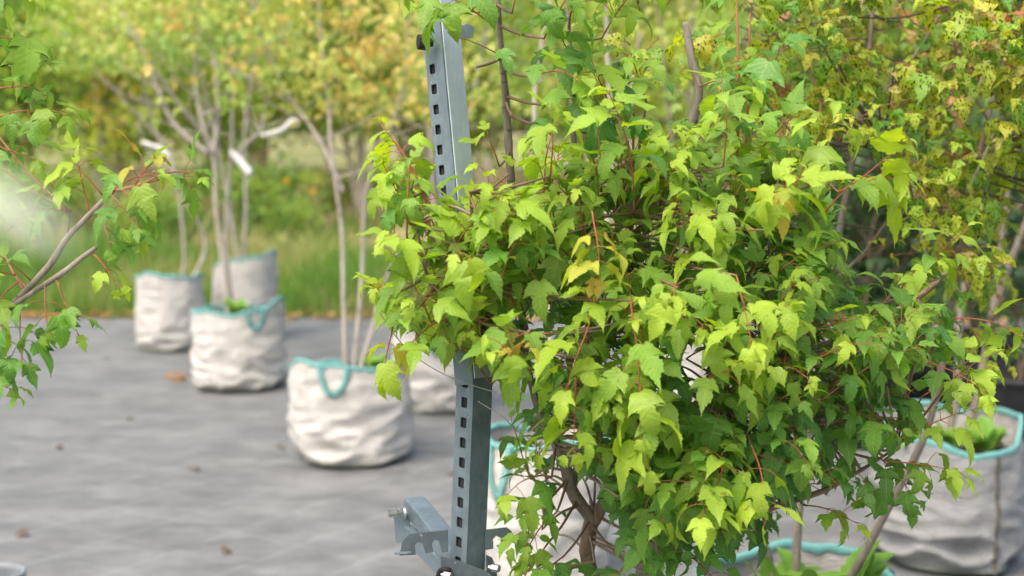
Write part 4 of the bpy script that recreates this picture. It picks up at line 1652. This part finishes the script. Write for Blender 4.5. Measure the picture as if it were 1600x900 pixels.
# clamp at the foot: folded plate, u-bolt and nuts
plate_from([(688, 868), (706, 872), (760, 893), (772, 902), (772, 960), (690, 960)], 'clamp_plate', 700, 880, PD - .038, R(4))
plate_from([(760, 866), (770, 872), (778, 890), (778, 940), (760, 940)], 'clamp_plate', 760, 880, PD - .012, R(30))
for (x, y, dd) in ((690, 897, PD - .05), (764, 886, PD - .03)):
    knob(P(x, y, dd), .0075, .020, (.9, -.5, 0), 'clamp_nut', 'bolt', 6)
tm = TubeMesh()
a, b = smooth_path([P(684, 905, PD - .04), P(688, 892, PD - .05), P(700, 890, PD - .055), P(706, 900, PD - .05)], [.0045] * 4, 6)
tm.add(a, b, 10)
tm.build('u_bolt', M['rubber'], rack)
# foot plate on the ground
o = link('foot_plate', cut(cube_mesh(.22, .22, .010, (0, 0, .005)), [], .002), M['steel'], rack, smooth=False)
place(o, Vector((start.x - rack_base.x, start.y - rack_base.y, .006)), Matrix.Identity(3))

# thin tie wires
M['wire'] = simple_noise_mat('rusty_tie_wire', (0.30, 0.27, 0.22), (0.5, 0.46, 0.40), 90, 0.5, metallic=.4)
for (lst, lab) in (([(588, 480, 2.3), (622, 530, 2.33), (660, 565, 2.37), (705, 590, 2.385), (741, 603, 2.38), (775, 613, 2.36)], 'thin wire running from the yellow leaves down across the post top'),
                   ([(747, 627, 2.39), (768, 640, 2.37), (790, 655, 2.36), (806, 672, 2.36), (835, 690, 2.38)], 'short wire from the hole in the post to the green maple')):
    tm = TubeMesh()
    q, r_ = smooth_path([P(*p_) for p_ in lst], [.0009] * len(lst), 8)
    tm.add(q, r_, 6)
    tag(tm.build('tie_wire', M['wire']), lab, 'wire')


# ------------------------------------------------------------------ trees behind: generic generator
def grow_tree(name, base, stems, label, group=None, leaf_n=1500, leaf=.06, pal=((.2, .28, .04),), seed=1, bark='bark_grey', crown_z=1.0, top=3.2, rad=.8, r0=.014, lod=2, clump=.16, sub=7, fan=1.0, jit=.25, cat='tree'):
    """multi-stemmed tree; stems = number, or explicit list of world polylines"""
    rs = random.Random(seed)
    root = empty(name, tuple(base), label, cat, group)
    b = Vector(base)
    z0 = b.z
    polys = []
    if isinstance(stems, int):
        for k in range(stems):
            an = 2 * math.pi * k / stems + rs.uniform(-.5, .5)
            sp_ = rs.uniform(.35, 1.0) * rad * fan if stems > 1 else rs.uniform(0, .12) * rad
            pts = [b]
            for i in range(1, 6):
                t = i / 5
                pts.append(b + Vector((math.cos(an) * sp_ * t ** 1.2 + rs.uniform(-.05, .05) * rad, math.sin(an) * sp_ * t ** 1.2 + rs.uniform(-.05, .05) * rad, (top - .1 * rs.random() * top) * t)))
            polys.append(pts)
    else:
        polys = [[Vector(p) for p in s] for s in stems]
    ends = []
    for pts in polys:
        n = len(pts)
        rr = [r0 * (1 - .72 * i / (n - 1)) for i in range(n)]
        sm, r_ = smooth_path(pts, rr, 6)
        bt = TubeMesh()
        bt.add(sm, r_, 8, knob=.12, seed=seed)
        for i in range(sub):
            t = rs.uniform(.25, 1.0)
            j = min(int(t * (len(sm) - 1)), len(sm) - 2)
            q = sm[j]
            if q.z - z0 < crown_z * .7:
                continue
            an = rs.uniform(0, 6.28)
            L = rs.uniform(.35, 1.0) * rad * (1.15 - .6 * t)
            e = q + Vector((math.cos(an) * L, math.sin(an) * L, L * rs.uniform(.25, 1.0)))
            md = q.lerp(e, .5) + Vector((0, 0, -.06 * L))
            a_, b_ = smooth_path([q, md, e], [r_[j] * .6, r_[j] * .4, r_[j] * .18], 4)
            bt.add(a_, b_, 6)
            ends.append((a_, t))
        ends.append((sm[len(sm) // 2:], .8))
        bt.build('stem' if len(polys) > 1 else 'trunk', M[bark], root)
    lf = LeafMesh(lod)
    tries = 0
    while lf.n < leaf_n and tries < leaf_n * 4:
        tries += 1
        path, t = rs.choice(ends)
        c = path[rs.randrange(len(path) // 3, len(path))] + Vector((rs.gauss(0, clump), rs.gauss(0, clump), rs.gauss(0, clump * .8)))
        if c.z - z0 < crown_z:
            continue
        pi_ = min(len(pal) - 1, max(0, int((0.5 + 1.1 * noise.noise(c * (1.1 / max(rad, .4)) + Vector((seed, 0, 0)))) * len(pal) + rs.uniform(-.7, .7))))
        ccol = pal[pi_]
        for q in range(3):
            p = c + Vector((rs.gauss(0, leaf * .8), rs.gauss(0, leaf * .8), rs.gauss(0, leaf * .6)))
            v = rs.uniform(.8, 1.2)
            lf.add(p, Vector((rs.uniform(-1, 1), rs.uniform(-1, 1), -rs.uniform(0, .9))), Vector((rs.uniform(-.6, .6), rs.uniform(-.8, .4), 1)), leaf * rs.uniform(.7, 1.25), tuple(x * v for x in ccol), rs)
    lf.build('crown', M['leaf_far'], root)
    return root


PG = [(.24, .38, .09), (.34, .47, .10), (.44, .52, .12), (.54, .54, .16)]
PO = [(.28, .41, .08), (.42, .50, .11), (.50, .55, .13), (.58, .56, .15), (.62, .50, .15)]


def up(px, py, d):
    return P(px, py, d)


# tree in bag 1: two main stems, tall
d1 = b1y
T1 = grow_tree('young_maple', (b1x, b1y, .38), [
    [(b1x - .02, d1, .38), up(537, 480, d1), up(534, 360, d1), up(518, 240, d1), up(512, 150, d1 + .05), up(498, 20, d1 + .1), up(490, -120, d1 + .1)],
    [(b1x + .01, d1, .38), up(560, 500, d1 + .05), up(566, 420, d1 + .1), up(572, 300, d1 + .1), up(600, 230, d1 + .1), up(632, 120, d1 + .1), up(640, -40, d1 + .1)],
    [(b1x + .03, d1, .38), up(585, 500, d1 + .1), up(600, 440, d1 + .2), up(650, 350, d1 + .3)],
    [up(536, 300, d1), up(500, 220, d1 + .1), up(440, 130, d1 + .2), up(400, 30, d1 + .2), up(380, -60, d1 + .2)]],
    'young maple with orange tinged leaves in the nearest left bag', 'young maples in the bags', 1500, .055, PO, 5, 'bark_pale', 1.27, 3, .65, .0125, clump=.20, sub=11)
d2 = b2y
T2 = grow_tree('young_maple', (b2x, b2y, .38), [
    [(b2x - .05, d2, .38), up(350, 420, d2), up(338, 330, d2), up(330, 232, d2), up(285, 170, d2 - .1), up(230, 90, d2 - .2), up(190, 20, d2 - .2)],
    [up(331, 235, d2), up(316, 190, d2), up(305, 120, d2 + .1), up(312, 20, d2 + .2), up(300, -80, d2 + .2)],
    [up(333, 240, d2), up(340, 190, d2), up(336, 100, d2), up(322, 30, d2 + .1), up(330, -80, d2 + .1)],
    [(b2x - .02, d2, .38), up(356, 430, d2 + .1), up(354, 330, d2 + .1), up(362, 230, d2 + .15), up(362, 130, d2 + .2), up(352, 0, d2 + .2)],
    [up(362, 255, d2 + .15), up(385, 225, d2 + .15), up(408, 205, d2 + .1), up(412, 180, d2 + .1)],
    [up(326, 240, d2), up(270, 190, d2 + .1), up(240, 120, d2 + .2), up(215, 60, d2 + .2), up(160, -40, d2 + .2)]],
    'young maple fanning out in many pale limbs from the slumped bag', 'young maples in the bags', 1350, .055, PG, 6, 'bark_pale', 1.65, 3, .6, .019, clump=.15, sub=7)
for lst in ([(360, 236, d2 + .1, 15), (374, 250, d2 + .05, 24), (392, 272, d2, 22)], [(409, 212, d2 + .1, 13), (440, 203, d2 + .05, 17), (458, 190, d2, 18), (466, 197, d2, 16)], [(222, 222, d2, 12), (250, 232, d2, 15), (264, 246, d2, 20)]):
    pts, rr = px_path(lst)
    tm = TubeMesh()
    a, b = smooth_path(pts, rr, 5)
    tm.add(a, b, 10, knob=.15)
    tm.build('pruned_limb', M['bark_white'], T2)
d3 = b3y
T3 = grow_tree('young_maple', (b3x, b3y, .42), [
    [(b3x + .07, d3, .42), up(288, 400, d3), up(278, 300, d3), up(250, 225, d3), up(225, 140, d3 + .1), up(200, 0, d3 + .1)],
    [(b3x + .09, d3 + .1, .42), up(320, 390, d3 + .3), up(300, 330, d3 + .3), up(235, 240, d3 + .3), up(215, 190, d3 + .4)],
    [up(278, 300, d3), up(262, 230, d3), up(225, 190, d3), up(150, 110, d3 - .1), up(80, 30, d3 - .1)]],
    'young maple with thin leaning stems in the leftmost bag', 'young maples in the bags', 1100, .055, PG, 9, 'bark_pale', 1.6, 3, .6, .014, clump=.16, sub=8)
T4 = grow_tree('young_maple', (b4x, b4y, .42), 3, 'young maple in the bag behind the steel post', 'young maples in the bags', 900, .055, PG + PO[-1:], 12, 'bark_pale', 1.3, 2.7, .55, .016, clump=.15, sub=7)
T5 = grow_tree('young_maple', (b5x, b5y, .42), 3, 'young maple in the bag hidden behind the middle of the green maple', 'young maples in the bags', 900, .055, PG, 14, 'bark_grey', 1.3, 2.8, .6, .016, clump=.15, sub=7)
T7 = grow_tree('young_maple', (b7x, b7y, .46), 2, 'young maple in the farthest bag', 'young maples in the bags', 900, .055, PG[:3], 15, 'bark_pale', 1.6, 3.0, .6, .016, clump=.15, sub=7)
dR = bRy
TR = grow_tree('young_maple', (bRx, bRy, .42), [
    [(bRx - .01, dR, .42), up(1495, 620, dR), up(1500, 500, dR), up(1515, 380, dR), up(1500, 250, dR), up(1480, 100, dR), up(1470, -80, dR)],
    [(bRx + .07, dR, .42), up(1530, 600, dR), up(1548, 500, dR), up(1562, 400, dR), up(1580, 260, dR), up(1600, 100, dR), up(1610, -80, dR)],
    [up(1548, 500, dR), up(1590, 380, dR - .1), up(1640, 250, dR - .1), up(1680, 60, dR - .1)]],
    'young maple with rusty orange leaves in the big bag at the right edge', 'young maples in the bags', 420, .055,
    [(.10, .20, .05), (.16, .28, .06), (.24, .33, .07), (.5, .28, .10)], 18, 'bark_grey', 1.15, 3, .5, .017, clump=.12, sub=9)
T6 = grow_tree('young_maple', (b6x, b6y, .45), [
    [(b6x, b6y, .45), up(905, 560, b6y), up(945, 380, b6y), up(955, 250, b6y), up(948, 60, b6y), up(950, -60, b6y)],
    [(b6x + .03, b6y, .45), up(985, 560, b6y + .1), up(1010, 380, b6y + .1), up(985, 200, b6y + .1), up(1000, 50, b6y + .1)],
    [(b6x - .03, b6y, .45), up(860, 520, b6y), up(850, 330, b6y), up(835, 160, b6y), up(860, 0, b6y)]],
    'young maple in the bag just right of the post foot, behind the green maple', 'young maples in the bags', 420, .055, PG, 19, 'bark_pale', 1.8, 3, .5, .015, clump=.13, sub=6)

weed(b2x + .03, b2y - .12, .45, 12, .15, 3, 'leafy green weed in the slumped bag', .5)
weed(b1x + .12, b1y - .04, .42, 9, .17, 4, 'upright green weed beside the stems in the nearest left bag', .3)
weed(b1x - .18, b1y - .08, .42, 6, .09, 5, 'low green weed at the left rim of the nearest left bag', .3)
for dx, s_, lab in ((-.14, 6, 'small round green weed at the left in the big right bag'), (-.03, 7, 'broad leaved green weed between the trunks in the big right bag'), (.11, 8, 'broad leaved green weed right of the trunks in the big right bag')):
    weed(bRx + dx, bRy - .10, .42, 11, .12, s_, lab, .62)
weed(bFx + .03, bFy - .05, .41, 12, .17, 10, 'long leaved green weed beside the middle stem in the bottom bag', .42)
weed(bFx + .09, bFy - .06, .41, 10, .20, 12, 'lush green weed against the slanting stem in the bottom bag', .42)
weed(bFx - .06, bFy - .04, .41, 7, .18, 11, 'narrow green weed at the left of the bottom bag', .36)


# ------------------------------------------------------------------ pots
def pot(cx, cy, r, h, label, mat='pot', z=0, group=None, lipw=.008):
    root = empty('plant_pot', (cx, cy, z), label, 'plant pot', group)
    prof = [(0, 0), (r * .78, 0), (r * .80, .004), (r * .95, h - .03), (r * .955, h - .028), (r + lipw * .5, h - .027), (r + lipw, h - .024), (r + lipw, h - .003), (r + lipw * .5, h), (r - .003, h), (r - .005, h - .02), (r * .93, h - .06)]
    n = 64
    V, ff, lt = [], [], []
    for (a, b) in prof:
        for i in range(n):
            t = 2 * math.pi * i / n
            V.append((a * math.cos(t), a * math.sin(t), b))
    for j in range(len(prof) - 1):
        for i in range(n):
            a, b = j * n + i, j * n + (i + 1) % n
            ff += [a, b, b + n, a + n]
            lt.append(4)
    link('pot_wall', np_mesh('pot_wall', V, ff, lt), M[mat], root)
    V, ff, lt = [(0, 0, h - .045)], [], []
    for j in range(1, 6):
        for i in range(32):
            t = 2 * math.pi * i / 32
            rr = r * .94 * j / 5
            V.append((rr * math.cos(t), rr * math.sin(t), h - .05 + .012 * noise.noise(Vector((math.cos(t) * rr * 30, math.sin(t) * rr * 30, cx)))))
    for i in range(32):
        ff += [0, 1 + i, 1 + (i + 1) % 32]
        lt.append(3)
    for j in range(4):
        for i in range(32):
            a, b = 1 + j * 32 + i, 1 + j * 32 + (i + 1) % 32
            ff += [a, a + 32, b + 32, b]
            lt.append(4)
    link('soil', np_mesh('soil', V, ff, lt), M['soil'], root)
    return root


pp = P(-12, 893, 4.3)
pot(pp.x, 4.3, .092, max(.2, pp.z), 'round plastic pot cut off by the bottom left corner', 'pot_grey')
DG = [(.035, .085, .035), (.05, .11, .04), (.07, .14, .05)]
gsh = 'dark shrubs in black pots at the right'
for i, (x, y, r_, hh, lab1, lab2) in enumerate([
        (1588, 745, .30, .50, 'wide black pot right behind the big bag at the right edge', 'dark green shrub in the wide black pot behind the right edge bag'),
        (1335, 690, .24, .48, 'tall black pot half hidden behind the right side of the green maple', 'dark green shrub standing behind the right side of the green maple'),
        (1435, 660, .26, .46, 'black pot between the slanting grey stem and the tall black pot', 'dark shrub behind the slanting grey stem'),
        (1520, 640, .26, .44, 'far black pot behind the two trunks of the big bag', 'dark shrub behind the two trunks of the big bag'),
        (1255, 660, .24, .40, 'black pot seen through leaves left of the tall black pot', 'dark shrub farthest left of the potted row')]):
    gx, gy = gxy(x, y)
    pot(gx, gy, r_, hh, lab1, group='black pots at the right')
    grow_tree('potted_shrub', (gx, gy, hh - .06), 4, lab2, gsh, 1300, .06, DG, 40 + i, 'bark', .12, [1.25, 1.15, 1.2, 1.5, 1.1][i], .42, .012, clump=.13, sub=16)

# ------------------------------------------------------------------ wooded belt beyond the meadow
PF = [(.22, .37, .09), (.32, .47, .10), (.42, .51, .11), (.54, .54, .15)]
protos = []
for k in range(3):
    protos.append(grow_tree('belt_tree', (0, 0, 0), [5, 4, 3][k], 'x', 'trees of the wooded belt', 6200, .15, PF if k != 1 else PF[:3] + [(.42, .36, .09)], 60 + k, 'bark_pale', 1.5, 5.4, 2.0, .06, clump=.36, sub=15))
for k in range(2):
    protos.append(grow_tree('belt_tree', (0, 0, 0), 3, 'x', 'trees of the wooded belt', 6200, .20, [(.06, .13, .04), (.12, .22, .05), (.20, .33, .06)], 70 + k, 'bark', .5, 8.5, 2.8, .10, clump=.55, sub=16))


def copy_tree(o, parent=None):
    c = o.copy()
    COL.objects.link(c)
    c.parent = parent
    for ch in o.children:
        copy_tree(ch, c)
    return c


rs = random.Random(77)
used = set()
spots = []
for i in range(11):
    spots.append((-7.6 + i * 1.75 + rs.uniform(-.5, .5), rs.uniform(19, 23), [0, 1, 2][i % 3], rs.uniform(.62, .9), 'pale yellow-green tree in the front row of the wooded belt beyond the meadow'))
for i in range(12):
    spots.append((-14 + i * 2.6 + rs.uniform(-.6, .6), rs.uniform(27, 32), [1, 0, 2][i % 3], rs.uniform(.9, 1.2), 'taller yellow-green tree in the middle row of the wooded belt'))
for i in range(14):
    spots.append((-24 + i * 3.6 + rs.uniform(-.8, .8), rs.uniform(38, 46), [3, 4][i % 2], rs.uniform(.95, 1.3), 'tall dark green tree in the back row of the wooded belt'))
for i in range(4):
    spots.append((3.6 + i * 1.55 + rs.uniform(-.2, .2), rs.uniform(13.6, 15.0), [3, 4][i % 2], rs.uniform(.38, .46), ['leftmost', 'second from left', 'third from left', 'rightmost'][i] + ' of the four low dark green trees behind the black pots'))
for (x, y, k, s, lab) in spots:
    t = protos[k] if k not in used else copy_tree(protos[k])
    used.add(k)
    t['label'] = lab
    t.location = (x, y, meadow_h(x, y) - .05)
    t.rotation_euler = (0, 0, rs.uniform(0, 6.28))
    t.scale = (s, s, s * rs.uniform(.9, 1.1))
    g = rs.uniform(.85, 1.15)
    for c in t.children:
        if c.name.startswith('crown'):
            c.color = (g * rs.uniform(.9, 1.15), g, g * rs.uniform(.8, 1.0), 1)

# low bushes in the meadow
bp = grow_tree('meadow_bush', (0, 0, 0), 5, 'x', 'bushes in the meadow', 1500, .08, [(.16, .29, .06), (.24, .38, .07), (.34, .44, .1)], 90, 'bark', .05, 1.0, .6, .015, clump=.18, sub=12)
for i, (x, y, s, lab) in enumerate([(415, 385, 1.1, 'green bush in the meadow behind the farthest bag'), (600, 330, 1.0, 'green bush in the meadow left of the steel post'), (230, 420, .8, 'low bush at the meadow edge behind the leftmost bag'), (480, 330, .7, 'small bush in the middle of the meadow'), (60, 400, 1.1, 'bush in the meadow near the left edge'), (130, 350, .8, 'bush in the meadow between the left edge and the leftmost bag'), (310, 345, .7, 'yellowish bush behind the narrow and slumped bags'), (540, 365, .8, 'bush in the meadow behind the stems of the nearest left bag'), (455, 400, .6, 'low bush right of the farthest bag'), (690, 350, .9, 'bush in the meadow behind the steel post'), (350, 310, .8, 'far bush on the straw coloured ground')]):
    g = G(x, y)
    t = bp if i == 0 else copy_tree(bp)
    t['label'] = lab
    if i % 2:
        for c in t.children:
            c.color = (1.25, 1.05, 1.1, 1)
    t.location = (g.x, g.y, meadow_h(g.x, g.y) - .03)
    t.scale = (s, s, s * .8)
    t.rotation_euler = (0, 0, i * 1.3)

# yellow flower heads in the meadow
for i, (x, y, dd, lab) in enumerate([(447, 284, 16.5, 'yellow flower head standing in the meadow left of centre'), (488, 300, 17.5, 'smaller yellow flower head right of the first one')]):
    q = P(x, y, dd)
    root = empty('wild_flower', (q.x, q.y, meadow_h(q.x, q.y)), lab, 'flower', 'yellow flowers in the meadow')
    tm = TubeMesh()
    tm.add([Vector((q.x, q.y, meadow_h(q.x, q.y))), Vector((q.x + .02, q.y, q.z * .5)), q], [.006, .005, .004], 6, (0.1, 0.2, 0.04))
    tm.build('stalk', M['twig'], root)
    lm = LeafMesh(2)
    for _ in range(40):
        d = Vector((rs.uniform(-1, 1), rs.uniform(-1, 1), rs.uniform(-.3, 1)))
        lm.add(q + d * .02, d, Vector((0, 0, 1)), .035, (.75, .50, .03), rs)
    lm.build('flower_head', M['leaf_far'], root)

# single fallen leaves on the fabric
rs = random.Random(5)
gfl = 'fallen leaves on the grey fabric'
LEAFLAB = ['nearest the bottom left pot', 'in front of the slumped bag', 'just left of the post and above its side arm', 'farthest back, left of the leftmost bag', 'right beside the foot of the nearest left bag', 'at the far left, level with the nearest left bag foot', 'between the side arm and the post foot', 'between the slumped and nearest left bags', 'low in the open middle area', 'straight below the leftmost bag']
for i, (x, y) in enumerate([(280, 587), (272, 590), (42, 832), (300, 734), (700, 742), (160, 560), (520, 640), (90, 700), (640, 800), (430, 700), (345, 860), (205, 655)]):
    lm = LeafMesh(2)
    g = G(x, y, .010)
    k = 7 if i < 2 else 1
    for _ in range(k):
        lm.add(g + Vector((rs.uniform(-.07, .07) * (k > 1), rs.uniform(-.10, .10) * (k > 1), .012)), Vector((rs.uniform(-1, 1), rs.uniform(-1, 1), 0)), Vector((0, 0, 1)), .065, rs.choice([(.42, .25, .12), (.5, .33, .16)]) if i < 2 else (.20, .15, .10), rs)
    o = lm.build('fallen_leaf' if k == 1 else 'fallen_leaves', M['leaf_far'])
    if k > 1:
        tag(o, ['orange brown clump of fallen leaves on the fabric in front of the leftmost bag', 'flattened orange leaves lying just left of the slumped bag'][i], 'fallen leaves', gfl)
    else:
        tag(o, 'small brown leaf on fabric, ' + LEAFLAB[i - 2], 'fallen leaf', gfl)
